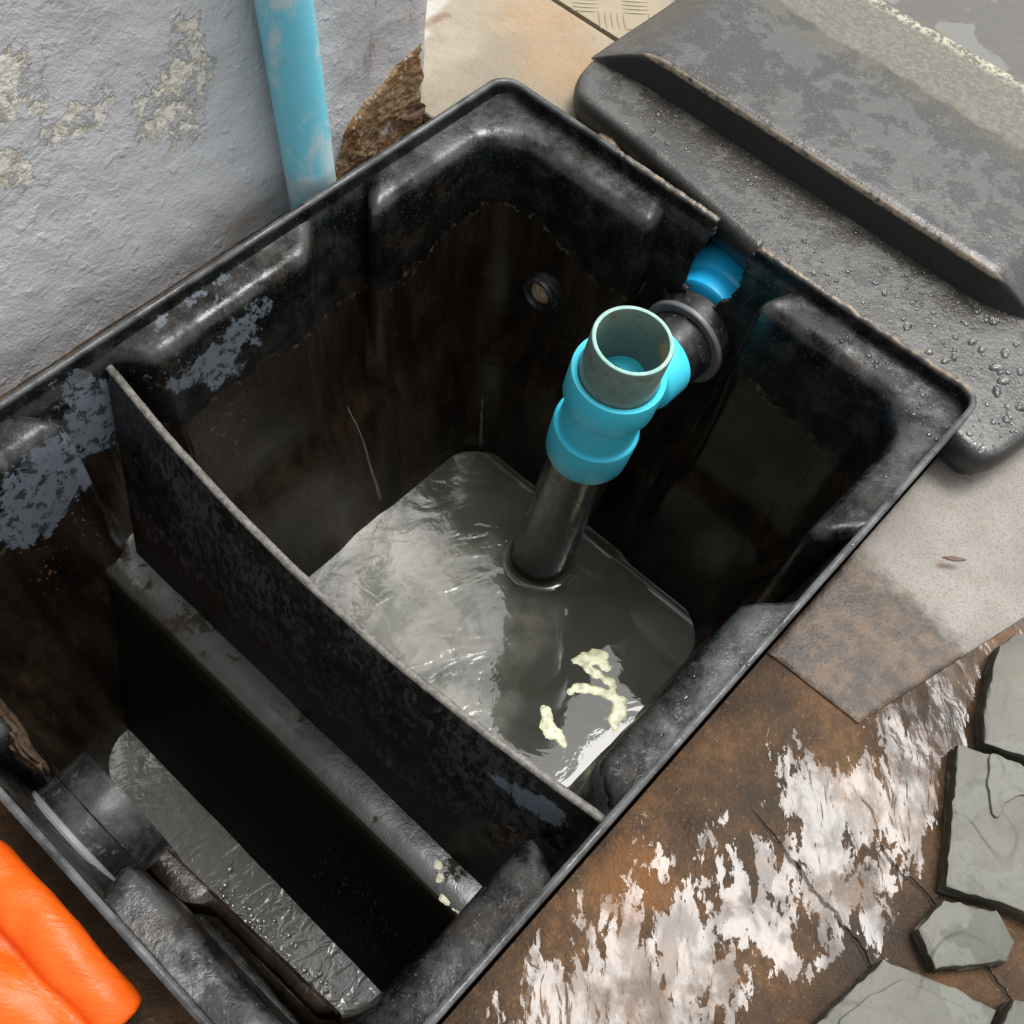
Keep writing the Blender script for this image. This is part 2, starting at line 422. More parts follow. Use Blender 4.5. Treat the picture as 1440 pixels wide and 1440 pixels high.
def mat_ground():
    g = G('wet_brown_stone')
    n0 = g.noise(7, 4, 0.6)
    n1 = g.noise(24, 5, 0.65)
    n2 = g.noise(130, 5, 0.7)
    n3 = g.noise(420, 3, 0.7)
    col = g.mix(g.ss(n1, 0.3, 0.7), (0.026, 0.0140, 0.0070), (0.122, 0.064, 0.027))
    col = g.mix(g.m('MULTIPLY', g.ss(n2, 0.42, 0.60), 0.65), col, (0.045, 0.028, 0.016))
    col = g.mix(g.m('MULTIPLY', g.ss(n3, 0.58, 0.72), 0.55), col, (0.22, 0.13, 0.055))
    col = g.mix(g.m('MULTIPLY', g.ss(n0, 0.55, 0.68), 0.65), col, (0.022, 0.017, 0.013))
    og = g.blobs([((0.592, 0.262, -0.055), 0.012), ((0.44, 0.20, -0.055), 0.02)], n1, 0.02, 0.008)
    col = g.mix(g.m('MULTIPLY', og, 0.5), col, (0.20, 0.085, 0.026))
    # a broken film of water lying in the hollows; it runs roughly towards the camera
    fl = g.scale(sc=(46, 20, 1), rot=(0, 0, math.radians(-40)))
    r1 = g.noise(1.0, 4, 0.62, vec=fl, dist=0.5)
    pool = g.blobs([((0.482, 0.130, -0.055), 0.050, (1, 0.8, 1)), ((0.485, 0.185, -0.055), 0.034, (1.1, 1, 1)), ((0.502, 0.235, -0.055), 0.026), ((0.508, 0.275, -0.055), 0.025, (.9, 1, 1)), ((0.487, 0.305, -0.055), 0.022), ((0.52, 0.33, -0.055), 0.028),
                    ((0.515, 0.40, -0.055), 0.040, (1.3, .6, 1)), ((0.527, 0.45, -0.055), 0.06, (1.3, 1, 1)), ((0.447, 0.165, -0.055), 0.007, (1, .22, 1))], g.m('MULTIPLY_ADD', g.m('SUBTRACT', g.noise(1.0, 5, 0.7, vec=g.scale(sc=(150, 62, 1), rot=(0, 0, math.radians(-40))), dist=0.4), 0.5), 0.85, r1), 0.125, 0.0007)
    rip = g.noise(1.0, 3, 0.5, vec=g.scale(sc=(120, 48, 1), rot=(0, 0, math.radians(-40))), dist=0.9)
    rip2 = g.noise(1.0, 2, 0.5, vec=g.scale(sc=(50, 26, 1), rot=(0, 0, math.radians(-40))), dist=0.7)
    # two hair joints in the stone
    wob = g.m('MULTIPLY', g.m('SUBTRACT', g.noise(40, 4, 0.6), 0.5), 0.016)
    l1 = g.m('ABSOLUTE', g.m('ADD', g.m('MULTIPLY_ADD', g.x, 0.243, g.m('MULTIPLY_ADD', g.y, 0.970, -0.3797)), wob))
    l2 = g.m('ABSOLUTE', g.m('ADD', g.m('MULTIPLY_ADD', g.x, 0.227, g.m('MULTIPLY_ADD', g.y, 0.974, -0.4199)), wob))
    j = g.m('MAXIMUM', g.m('MULTIPLY', g.ss(l1, 0.0016, 0.0004), g.ss(g.x, 0.46, 0.475)), g.m('MULTIPLY', g.ss(l2, 0.0014, 0.0004), g.ss(g.x, 0.515, 0.53)))
    col = g.mix(g.m('MULTIPLY', j, 0.6), col, (0.018, 0.012, 0.008))
    nr = g.bump(g.m('MULTIPLY_ADD', j, -2.0, g.m('MULTIPLY_ADD', n3, 0.7, n2)), 0.9, 0.002)
    nw = g.bump(g.m('MULTIPLY_ADD', rip2, 2.2, rip), 0.26, 0.0016)
    pool = g.m('MULTIPLY', pool, g.m('SUBTRACT', 1.0, g.m('MULTIPLY', j, 0.8)))
    thin = g.ss(g.noise(1.0, 4, 0.6, vec=g.scale(sc=(70, 30, 1), rot=(0, 0, math.radians(-40))), dist=0.5), 0.40, 0.56)
    film = g.m('MULTIPLY', g.ss(g.noise(26, 4, 0.6), 0.36, 0.5), g.fmix(thin, 0.35, 1.0))
    pool = g.m('MULTIPLY', pool, g.m('MULTIPLY_ADD', film, 0.72, 0.28))      # thinner water lets the stone's own roughness through
    rock = g.nt.nodes.new('ShaderNodeBsdfPrincipled')
    g.link(col, rock.inputs['Base Color'])
    g.put(rock.inputs['Roughness'], g.fmix(n1, 0.5, 0.75))
    g.put(rock.inputs['Specular IOR Level'], 0.25)
    g.link(nr, rock.inputs['Normal'])
    wet = g.nt.nodes.new('ShaderNodeBsdfPrincipled')
    g.link(col, wet.inputs['Base Color'])
    g.put(wet.inputs['Roughness'], g.fmix(n2, 0.02, 0.10))
    g.put(wet.inputs['IOR'], 1.40)
    g.put(wet.inputs['Specular IOR Level'], 0.5)
    g.link(nw, wet.inputs['Normal'])
    mx = g.nt.nodes.new('ShaderNodeMixShader')
    g.link(pool, mx.inputs[0])
    g.link(rock.outputs[0], mx.inputs[1])
    g.link(wet.outputs[0], mx.inputs[2])
    g.link(mx.outputs[0], g.out.inputs['Surface'])
    return g.mat


def mat_apron():
    g = G('pale_rough_concrete')
    n1 = g.noise(16, 5, 0.6)
    n2 = g.noise(90, 5, 0.7)
    n3 = g.noise(430, 3, 0.75)
    col = g.mix(g.ss(n1, 0.3, 0.7), (0.185, 0.167, 0.147), (0.265, 0.243, 0.216))
    col = g.mix(g.m('MULTIPLY', g.ss(g.noise(760, 3, 0.75), 0.50, 0.66), 0.6), col, (0.085, 0.076, 0.066))
    rust = g.m('MULTIPLY', g.ss(n2, 0.56, 0.66), g.ss(n1, 0.5, 0.62))
    col = g.mix(g.m('MULTIPLY', rust, 0.6), col, (0.20, 0.12, 0.075))
    # soaked corner next to the brown stones and soaked blotches behind the lid
    wetd = g.m('MULTIPLY_ADD', g.m('SUBTRACT', g.noise(40, 6, 0.75), 0.5), 0.07, g.m('SUBTRACT', g.m('MULTIPLY_ADD', g.x, 0.10, g.y), 0.05))
    wet = g.ss(wetd, 0.452, 0.432)
    b2 = g.m('MULTIPLY', g.ss(g.noise(15, 3, 0.5), 0.50, 0.52), g.ss(g.y, 0.80, 0.84))
    dry2 = g.ss(g.y, 0.78, 0.82)
    col = g.mix(dry2, col, (0.155, 0.152, 0.14))
    wc = g.mix(g.ss(g.noise(55, 5, 0.65), 0.4, 0.65), (0.026, 0.0155, 0.0085), (0.085, 0.051, 0.026))
    col = g.mix(wet, col, wc)
    col = g.mix(b2, col, (0.07, 0.066, 0.058))
    anyw = g.m('MAXIMUM', wet, b2)
    rough = g.fmix(anyw, 0.8, g.fmix(n2, 0.3, 0.5))
    return g.bsdf(col, rough, g.bump(g.m('MULTIPLY_ADD', n3, 0.6, n2), 0.6, 0.0016), spec=0.4)


def mat_slab():
    g = G('beige_sandstone')
    n1 = g.noise(9, 5, 0.6, dist=0.6)
    n2 = g.noise(45, 6, 0.65)
    n3 = g.noise(300, 4, 0.7)
    col = g.mix(g.ss(n1, 0.35, 0.65), (0.205, 0.177, 0.130), (0.295, 0.255, 0.190))
    col = g.mix(g.m('MULTIPLY', g.ss(n2, 0.5, 0.7), 0.5), col, (0.21, 0.18, 0.13))
    og = g.blobs([((0.0, 0.655, -0.04), 0.045, (1, 1.3, 1)), ((-0.05, 0.68, -0.04), 0.035)], n2, 0.06, 0.03)
    col = g.mix(g.m('MULTIPLY', og, 0.55), col, (0.31, 0.185, 0.082))
    pale = g.m('MULTIPLY', g.blobs([((-0.125, 0.605, -0.04), 0.010, (1, .25, 1)), ((-0.105, 0.59, -0.04), 0.008, (1, .5, 1))], n2, 0.012, 0.002), 0.8)
    mar = g.m('MULTIPLY', g.blobs([((-0.11, 0.615, -0.04), 0.006, (1, .4, 1))], n2, 0.015, 0.002), 0.8)
    col = g.mix(pale, col, (0.40, 0.39, 0.355))
    col = g.mix(mar, col, (0.16, 0.085, 0.07))
    line = g.ss(g.voro(11, feature='DISTANCE_TO_EDGE', vec=g.scale(sc=(1, 1.6, 1))), 0.02, 0.0)
    col = g.mix(g.m('MULTIPLY', line, 0.0), col, (0.20, 0.17, 0.115))
    h = g.m('MULTIPLY_ADD', n3, 0.35, g.m('MULTIPLY_ADD', n2, 1.0, n1))
    return g.bsdf(col, 0.6, g.bump(h, 0.9, 0.0035), spec=0.3)


def mat_checker():
    g = G('beige_tread_plate')
    n = g.noise(60, 5, 0.6)
    col = g.mix(n, (0.20, 0.165, 0.105), (0.29, 0.24, 0.16))
    return g.bsdf(col, 0.38, g.bump(n, 0.1, 0.001), spec=0.5)


def mat_lid():
    g = G('wet_lid_plastic')
    n1 = g.noise(15, 5, 0.6)
    n2 = g.noise(48, 6, 0.68, dist=0.3)
    n3 = g.noise(230, 4, 0.7)
    n4 = g.noise(700, 2, 0.6)
    film = g.ss(g.m('MULTIPLY_ADD', n1, 0.45, g.m('MULTIPLY', n2, 0.62)), 0.525, 0.565)
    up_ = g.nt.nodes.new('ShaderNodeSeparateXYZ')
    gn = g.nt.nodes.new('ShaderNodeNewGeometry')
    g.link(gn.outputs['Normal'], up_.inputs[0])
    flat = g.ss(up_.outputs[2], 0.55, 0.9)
    wetc = g.mix(n3, (0.022, 0.020, 0.0175), (0.034, 0.031, 0.027))
    dryc = g.mix(n3, (0.040, 0.038, 0.035), (0.064, 0.061, 0.056))
    col = g.mix(g.m('MULTIPLY', film, 0.85), wetc, dryc)
    # dry, silty band by the ridge, with a mossy wet line in front of it
    d = g.m('MULTIPLY_ADD', g.m('SUBTRACT', g.noise(30, 5, 0.65), 0.5), 0.035, g.y)
    dry = g.m('MULTIPLY', g.ss(d, 0.777, 0.781), g.ss(g.x, 0.02, 0.09))
    col = g.mix(dry, col, g.mix(g.ss(n3, 0.4, 0.65), (0.075, 0.069, 0.052), (0.125, 0.116, 0.089)))
    moss = g.m('MULTIPLY', g.m('MULTIPLY', g.ss(d, 0.752, 0.776), g.ss(d, 0.784, 0.777)), g.ss(n2, 0.35, 0.6))
    col = g.mix(g.m('MULTIPLY', moss, 0.7), col, (0.055, 0.052, 0.022))
    # worn edges
    rid = g.m('MULTIPLY', g.m('MULTIPLY', g.ss(g.y, 0.835, 0.843), g.ss(g.z, 0.0, 0.006)), g.ss(n3, 0.42, 0.6))
    col = g.mix(rid, col, (0.36, 0.335, 0.25))
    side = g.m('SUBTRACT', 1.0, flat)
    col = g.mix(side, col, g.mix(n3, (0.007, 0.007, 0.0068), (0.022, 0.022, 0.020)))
    fe = g.m('MULTIPLY', g.m('MULTIPLY', g.ss(g.y, 0.6600, 0.6588), g.ss(g.m('MULTIPLY_ADD', n2, 0.004, g.z), 0.0055, 0.0078)), g.ss(n3, 0.32, 0.55))
    col = g.mix(g.m('MULTIPLY', fe, 0.75), col, (0.25, 0.20, 0.145))
    sil = g.ss(n4, 0.63, 0.70)
    col = g.mix(g.m('MULTIPLY', g.m('MULTIPLY', sil, 0.6), flat), col, (0.22, 0.21, 0.19))
    rough = g.fmix(film, 0.24, 0.36)
    rough = g.fmix(dry, rough, 0.6)
    rough = g.fmix(side, rough, 0.45)
    h = g.m('MULTIPLY_ADD', n3, 0.6, g.m('MULTIPLY', n2, 0.4))
    h = g.m('MULTIPLY_ADD', n4, 0.25, h)
    return g.bsdf(col, rough, g.bump(h, 0.42, 0.0016), spec=0.55)


def mat_droplet():
    g = G('clear_water_drop')
    return g.bsdf((1, 1, 1), 0.0, trans=1.0, ior=1.33, spec=0.5)


def mat_flag():
    g = G('grey_green_slate')
    n1 = g.noise(14, 5, 0.6, dist=0.4)
    n2 = g.noise(60, 5, 0.65)
    n3 = g.noise(300, 4, 0.7)
    col = g.mix(g.ss(n1, 0.35, 0.65), (0.056, 0.057, 0.043), (0.105, 0.102, 0.083))
    blot = g.ss(g.noise(26, 3, 0.45), 0.54, 0.565)
    col = g.mix(g.m('MULTIPLY', blot, 0.65), col, (0.122, 0.124, 0.100))
    col = g.mix(g.m('MULTIPLY', g.ss(n3, 0.55, 0.68), 0.5), col, (0.045, 0.047, 0.036))
    col = g.mix(g.m('MULTIPLY', g.ss(g.noise(9, 4, 0.6), 0.55, 0.7), 0.5), col, (0.135, 0.12, 0.085))
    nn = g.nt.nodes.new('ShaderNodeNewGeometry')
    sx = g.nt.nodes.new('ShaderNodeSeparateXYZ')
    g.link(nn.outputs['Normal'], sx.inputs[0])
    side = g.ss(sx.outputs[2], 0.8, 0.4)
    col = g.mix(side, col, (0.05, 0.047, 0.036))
    tan = g.m('MULTIPLY', g.ss(n2, 0.66, 0.72), 0.5)
    col = g.mix(tan, col, (0.17, 0.13, 0.07))
    lay = g.ss(g.noise(11, 2, 0.4), 0.49, 0.505)      # cleft layers
    h = g.m('MULTIPLY_ADD', lay, 0.8, g.m('MULTIPLY_ADD', n3, 0.25, n2))
    return g.bsdf(col, 0.55, g.bump(h, 0.45, 0.002), spec=0.4)


def mat_water(name, left):
    g = G(name)
    n1 = g.noise(15, 4, 0.55, dist=0.5)
    n2 = g.noise(30, 4, 0.55, dist=0.6)
    if left:
        col = g.mix(n1, (0.04, 0.041, 0.035), (0.085, 0.085, 0.073))
        rip = g.noise(1.0, 2, 0.5, vec=g.scale(sc=(75, 34, 1), rot=(0, 0, math.radians(20))), dist=1.2)
        h = g.m('MULTIPLY_ADD', g.noise(140, 2, 0.5, dist=0.8), 0.35, rip)
        nrm = g.bump(h, 0.28, 0.003)
    else:
        cloud = g.blobs([((0.175, 0.335, -0.33), 0.065, (1, .9, 1)), ((0.12, 0.35, -0.33), 0.045), ((0.23, 0.27, -0.33), 0.05)], n1, 0.10, 0.035)
        murk = g.mix(g.ss(n2, 0.44, 0.54), (0.165, 0.166, 0.138), (0.235, 0.232, 0.195))
        murk = g.mix(g.m('MULTIPLY', g.ss(n1, 0.52, 0.62), 0.4), murk, (0.26, 0.235, 0.195))
        col = g.mix(cloud, g.mix(n1, (0.030, 0.030, 0.024), (0.055, 0.055, 0.044)), murk)
        calm = g.ss(g.m('MULTIPLY_ADD', g.y, 0.55, g.x), 0.38, 0.46)      # ripples die out away from the far corner
        a = g.fmix(calm, 1.0, 0.10)
        h = g.m('MULTIPLY', g.m('MULTIPLY_ADD', n2, 0.8, g.noise(1.0, 2, 0.5, vec=g.scale(sc=(36, 20, 1), rot=(0, 0, 0.7)), dist=1.0)), a)
        nrm = g.bump(h, 0.34, 0.0035)
    b = g.bsdf(col, 0.6, None, spec=0.0, coat=1.0, coat_rough=0.015, coat_n=nrm)
    for n in g.nt.nodes:
        if n.type == 'BSDF_PRINCIPLED':
            n.inputs['Coat IOR'].default_value = 1.45
    return b


def mat_glint_scum():
    g = G('pale_yellow_glint_scum')
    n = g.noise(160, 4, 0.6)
    col = g.mix(g.ss(n, 0.35, 0.6), (0.34, 0.35, 0.19), (0.66, 0.67, 0.44))  # pale tone paints sky reflections on the water; the ledge flecks share it
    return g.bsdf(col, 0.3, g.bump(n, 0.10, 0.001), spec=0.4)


def mat_glove():
    g = G('orange_rubber')
    n = g.noise(60, 4, 0.6)
    col = g.mix(n, (0.62, 0.078, 0.003), (0.74, 0.105, 0.006))
    w = g.noise(1.0, 4, 0.6, vec=g.scale(sc=(45, 130, 60), rot=(0, 0, -0.7)), dist=0.9)
    d = g.ss(g.noise(300, 3, 0.7), 0.70, 0.74)
    col = g.mix(g.m('MULTIPLY', d, 0.6), col, (0.10, 0.03, 0.01))
    return g.bsdf(col, 0.45, g.bump(g.m('MULTIPLY_ADD', n, 0.4, w), 0.45, 0.003), spec=0.35)


def mat_rubble():
    g = G('broken_brown_render')
    n1 = g.noise(45, 5, 0.65)
    n2 = g.noise(160, 5, 0.7)
    col = g.mix(g.ss(n1, 0.3, 0.7), (0.17, 0.085, 0.030), (0.34, 0.235, 0.13))
    col = g.mix(g.ss(n2, 0.56, 0.66), col, (0.42, 0.37, 0.30))
    return g.bsdf(col, 0.8, g.bump(g.m('MULTIPLY_ADD', n2, 1.0, n1), 1.0, 0.004), spec=0.25)


def mat_drip():
    g = G('wet_run_on_plastic')
    return g.bsdf((0.09, 0.085, 0.075), 0.06, spec=0.9)

M = dict(drip=mat_drip(), tank=mat_tank(), baffle=mat_baffle(), edge=mat_worn_edge(), part=mat_partition(), bpipe=mat_black_pipe(), ring=mat_grey_ring(),
         blue=mat_blue('bright_blue_pvc'), bluew=mat_blue('weathered_blue_pipe', 0.85, (0.14, 0.53, 0.67), (0.21, 0.60, 0.72)),
         blued=mat_blue('deep_blue_pvc', 0, (0.008, 0.38, 0.72), (0.02, 0.46, 0.80)),
         stub=mat_stub(), dpipe=mat_dark_pipe(), wall=mat_wall(), ground=mat_ground(), apron=mat_apron(), slab=mat_slab(), checker=mat_checker(),
         lid=mat_lid(), drop=mat_droplet(), flag=mat_flag(), waterA=mat_water('milky_grey_water', False), waterB=mat_water('rippled_dark_water', True),
         scum=mat_glint_scum(), glove=mat_glove(), rubble=mat_rubble(),
         sludge=mat_simple('brown_sludge', (0.018, 0.011, 0.006), (0.075, 0.043, 0.02), 90, 0.55, 0.9, 0.004),
         soil=mat_simple('dark_soil', (0.02, 0.014, 0.009), (0.06, 0.042, 0.028), 60, 0.9, 0.8, 0.004),
         plug=mat_simple('crumbly_tan_plug', (0.16, 0.105, 0.06), (0.45, 0.33, 0.21), 220, 0.8, 1.0, 0.002),
         leaf=mat_simple('dead_brown_leaf', (0.045, 0.018, 0.010), (0.10, 0.045, 0.025), 80, 0.5, 0.3, 0.001),
         peb=mat_simple('brown_pebble', (0.09, 0.065, 0.045), (0.20, 0.15, 0.105), 70, 0.5, 0.4, 0.002))

# ------------------------------------------------------------------ object helpers
COL = scene.collection
def tag(o, label=None, cat=None, group=None, kind=None):
    if label: o['label'] = label
    if cat: o['category'] = cat
    if group: o['group'] = group
    if kind: o['kind'] = kind
    return o

def empty(name, loc, label, cat, group=None):
    o = bpy.data.objects.new(name, None)
    o.location = loc
    o.empty_display_size = 0.02
    COL.objects.link(o)
    return tag(o, label, cat, group)

def link_mesh(name, me, mat, parent=None, smooth=True):
    o = bpy.data.objects.new(name, me)
    COL.objects.link(o)
    if mat is not None:
        me.materials.append(mat)
    if smooth:
        me.polygons.foreach_set('use_smooth', [True] * len(me.polygons))
    if parent:
        o.parent = parent
        pl = Vector((0, 0, 0))
        q = parent
        while q:
            pl += q.location
            q = q.parent
        o.location = -pl            # geometry is written in world metres
        bpy_origin(o)
    return o

def bpy_origin(o):
    """move the object origin to its bounding-box centre without moving the mesh"""
    me = o.data
    n = len(me.vertices)
    if not n: return
    co = np.empty(n * 3); me.vertices.foreach_get('co', co); co = co.reshape(-1, 3)
    c = (co.min(0) + co.max(0)) / 2
    me.vertices.foreach_set('co', (co - c).ravel())
    o.location = o.location + Vector(c)
    me.update()

def mesh(name, verts, faces, mat, parent=None, smooth=True, weld=None):
    me = bpy.data.meshes.new(name)
    me.from_pydata([tuple(map(float, v)) for v in verts], [], faces)
    me.update()
    if weld is not None:
        bm = bmesh.new(); bm.from_mesh(me)
        bmesh.ops.remove_doubles(bm, verts=bm.verts, dist=weld)
        bmesh.ops.recalc_face_normals(bm, faces=bm.faces)
        bm.to_mesh(me); bm.free()
    o = link_mesh(name, me, mat, parent, smooth)
    if not parent:
        bpy_origin(o)
    return o

def sharp(o, ang=40):
    """split shading at hard corners"""
    me = o.data
    bm = bmesh.new(); bm.from_mesh(me)
    a = math.radians(ang)
    for e in bm.edges:
        if len(e.link_faces) == 2 and e.calc_face_angle(0) > a:
            e.smooth = False
    bm.to_mesh(me); bm.free()
    return o

def frame(axis):
    a = Vector(axis).normalized()
    u = a.orthogonal().normalized()
    return a, u, a.cross(u)

def lathe(name, base, axis, prof, mat, parent=None, seg=64, ang=35):
    """prof = [(radius, distance along axis)]"""
    a, u, v = frame(axis)
    base = Vector(base)
    vs, fs = [], []
    for r, h in prof:
        for k in range(seg):
            t = 2 * math.pi * k / seg
            vs.append(base + a * h + (u * math.cos(t) + v * math.sin(t)) * r)
    for i in range(len(prof) - 1):
        for k in range(seg):
            k2 = (k + 1) % seg
            fs.append((i * seg + k, i * seg + k2, (i + 1) * seg + k2, (i + 1) * seg + k))
    if prof[0][0] > 1e-5 and prof[0] != prof[-1]:
        pass
    o = mesh(name, vs, fs, mat, parent, weld=1e-6)
    return sharp(o, ang)

def loft(name, pts, prof, mat, parent=None, cap=True, jit=0.0, ang=50, tilt=None, bottom=False):
    """closed outline pts (x, y) counter-clockwise, inset step by step: prof = [(inset, z)] from the bottom up"""
    p = np.array(pts, float)
    n = len(p)
    area = 0.5 * np.sum(p[:, 0] * np.roll(p[:, 1], -1) - np.roll(p[:, 0], -1) * p[:, 1])
    if area < 0:
        p = p[::-1]
    e = np.roll(p, -1, 0) - np.roll(p, 1, 0)
    nn = np.stack([-e[:, 1], e[:, 0]], 1)
    nn /= np.maximum(np.linalg.norm(nn, axis=1, keepdims=True), 1e-9)
    vs, fs = [], []
    c = p.mean(0)
    for d, z in prof:
        q = p + nn * d + (rng.normal(0, jit, (n, 2)) if jit else 0)
        for x, y in q:
            dz = 0 if tilt is None else (x - c[0]) * tilt[0] + (y - c[1]) * tilt[1]
            vs.append((x, y, z + dz))
    for i in range(len(prof) - 1):
        for k in range(n):
            k2 = (k + 1) % n
            fs.append((i * n + k, i * n + k2, (i + 1) * n + k2, (i + 1) * n + k))
    if cap:
        fs.append(tuple((len(prof) - 1) * n + k for k in range(n)))
    if bottom:
        fs.append(tuple(reversed(range(n))))
    o = mesh(name, vs, fs, mat, parent)
    return sharp(o, ang)

def resample(pts, step, closed=True, smooth=0):
    p = [Vector((a[0], a[1], 0)) for a in pts]
    out = []
    n = len(p)
    for i in range(n if closed else n - 1):
        a, b = p[i], p[(i + 1) % n]
        k = max(1, int(round((b - a).length / step)))
        for j in range(k):
            out.append(tuple(a.lerp(b, j / k))[:2])
    o = np.array(out)
    for _ in range(smooth):
        o = (np.roll(o, 1, 0) + 2 * o + np.roll(o, -1, 0)) / 4
    return o

def box(name, x0, x1, y0, y1, z0, z1, mat, parent=None, bev=0.0):
    bm = bmesh.new()
    bmesh.ops.create_cube(bm, size=1)
    for v in bm.verts:
        v.co = Vector(((x0 + x1) / 2 + v.co.x * (x1 - x0), (y0 + y1) / 2 + v.co.y * (y1 - y0), (z0 + z1) / 2 + v.co.z * (z1 - z0)))
    if bev:
        bmesh.ops.bevel(bm, geom=bm.edges[:], offset=bev, segments=2, profile=0.6, affect='EDGES')
    me = bpy.data.meshes.new(name); bm.to_mesh(me); bm.free()
    o = link_mesh(name, me, mat, parent, smooth=False)
    if not parent: bpy_origin(o)
    return o

# ------------------------------------------------------------------ the tank
def contour(u, d, rc=0.017):
    """point on the rounded rectangle inset by d; u in 0..8: even pieces are sides, odd pieces corners.
    sides: 0 right wall (towards +y), 2 far wall (towards -x), 4 left wall (towards -y), 6 near wall (towards +x)"""
    dx = d; dyf = d * 1.18; dyn = d * 0.92
    x0, x1, y0, y1 = dx, W - dx, dyn, L - dyf
    r = rc
    k = int(u) % 8
    f = u - int(u)
    if k == 0: return (x1, y0 + r + f * (y1 - y0 - 2 * r))
    if k == 2: return (x1 - r - f * (x1 - x0 - 2 * r), y1)
    if k == 4: return (x0, y1 - r - f * (y1 - y0 - 2 * r))
    if k == 6: return (x0 + r + f * (x1 - x0 - 2 * r), y0)
    c = {1: (x1 - r, y1 - r, 0), 3: (x0 + r, y1 - r, 90), 5: (x0 + r, y0 + r, 180), 7: (x1 - r, y0 + r, 270)}[k]
    a = math.radians(c[2] + 90 * f)
    return (c[0] + r * math.cos(a), c[1] + r * math.sin(a))

def sstep(x, a, b):
    t = min(1, max(0, (x - a) / (b - a)))
    return t * t * (3 - 2 * t)

def pad_mask(u, w=0.0055):
    x, y = contour(u, 0.0)
    k = int(u) % 8
    if k % 2 == 1: return 1.0
    if k in (0, 4):
        a, b, c, e = (0.135, 0.214, 0.372, 0.441) if k == 4 else (0.150, 0.212, 0.372, 0.448)
        m = max(1 - sstep(y, a - w, a + w), sstep(y, e - w, e + w), min(sstep(y, b - w, b + w), 1 - sstep(y, c - w, c + w)))
        return m
    if k == 2:
        return max(1 - sstep(x, 0.156 - w, 0.156 + w), sstep(x, 0.282 - w, 0.282 + w))
    return max(1 - sstep(x, 0.150 - w, 0.150 + w), sstep(x, 0.272 - w, 0.272 + w))

PADP = [(.0042, .000), (.0045, -.012), (.0062, -.0150), (.012, -.0158), (.019, -.0165), (.0242, -.0175), (.0270, -.0205), (.0285, -.029), (.0305, -.06), (.0345, -.115), (.038, -.168),
        (.0405, -.185), (.0455, -.200), (.0495, -.212), (.0535, -.235), (.065, -.33), (.074, -.42)]
GRVP = [(.0042, .000), (.0045, -.012), (.0052, -.0145), (.0058, -.017), (.0064, -.0200), (.0070, -.0220), (.0074, -.0250), (.0086, -.031), (.0135, -.06), (.0215, -.115), (.0285, -.168),
        (.0325, -.185), (.0395, -.200), (.0450, -.212), (.0495, -.235), (.0625, -.33), (.072, -.42)]
def dens(prof):
    out = []
    for i in range(len(prof) - 1):
        a, b = np.array(prof[i]), np.array(prof[i + 1])
        k = SEGK[i]
        for j in range(k):
            out.append(a + (b - a) * j / k)
    out.append(np.array(prof[-1]))
    o = np.array(out)
    for _ in range(2):
        q = o.copy()
        q[1:-1] = (o[:-2] + 2 * o[1:-1] + o[2:]) / 4
        o = q
    return o
SEGK = [6, 3, 4, 4, 4, 4, 6, 12, 14, 10, 6, 4, 4, 5, 12, 6]
PP, GP = dens(PADP), dens(GRVP)

us = []
for k in range(8):
    if k % 2:
        n = 18
    else:
        n = {0: 190, 2: 300, 4: 190, 6: 130}[k]
    us += [k + i / n for i in range(n)]
pm0 = np.array([pad_mask(u) for u in us]); pm1 = np.array([pad_mask(u, 0.017) for u in us])
NU, NT = len(us), len(PP)
NOTCH = [(0.202, 0.02), (0.2035, 0.003), (0.2045, -0.012), (0.2005, -0.030), (0.1985, -0.045), (0.200, -0.060), (0.210, -0.0655), (0.226, -0.0645),
         (0.2365, -0.047), (0.2385, -0.030), (0.2355, -0.016), (0.238, -0.006), (0.243, 0.003), (0.243, 0.02)]
def in_poly(x, z, poly):
    c = False
    n = len(poly)
    for i in range(n):
        x1, z1 = poly[i]; x2, z2 = poly[(i + 1) % n]
        if (z1 > z) != (z2 > z) and x < (x2 - x1) * (z - z1) / (z2 - z1) + x1:
            c = not c
    return c

verts = []
for j in range(NT):
    wz = sstep(-PP[j][1], 0.06, 0.17)
    pm = pm0 * (1 - wz) + pm1 * wz
    for i, u in enumerate(us):
        d = PP[j][0] * pm[i] + GP[j][0] * (1 - pm[i])
        z = PP[j][1] * pm[i] + GP[j][1] * (1 - pm[i])
        rc = 0.017 + 0.020 * min(1, max(0, d - 0.006) / 0.022)
        x, y = contour(u, d, rc)
        q = Vector((x * 22, y * 22, z * 22))
        a = min(1, max(0, (-z - 0.01) / 0.02)) * 0.0011
        nv = mnoise.noise(q)
        cx, cy = W / 2 - x, L / 2 - y
        l = math.hypot(cx, cy)
        x += cx / l * nv * a; y += cy / l * nv * a
        if j < 12 and int(u) == 2 and 0.09 < x < 0.40:      # sawn, ragged far edge
            s = sstep(x, 0.09, 0.12) * (1 - sstep(x, 0.37, 0.40)) * max(0, 1 - j / 11)
            z += s * (0.0016 * mnoise.noise(Vector((x * 120, 3, 0))) + 0.0010 * mnoise.noise(Vector((x * 420, 7, 0))) - 0.0006)
        verts.append((x, y, z))
faces = []
for j in range(NT - 1):
    for i in range(NU):
        i2 = (i + 1) % NU
        f = (j * NU + i, (j + 1) * NU + i, (j + 1) * NU + i2, j * NU + i2)
        if int(us[i]) == 2:
            cx = sum(verts[k][0] for k in f) / 4; cz = sum(verts[k][2] for k in f) / 4
            if in_poly(cx + 0.0020 * mnoise.noise(Vector((cx * 240, cz * 240, 1))), cz + 0.0016 * mnoise.noise(Vector((cx * 300, cz * 300, 5))), NOTCH):
                continue
        faces.append(f)
# floor of the tank
faces.append(tuple((NT - 1) * NU + i for i in range(NU)))

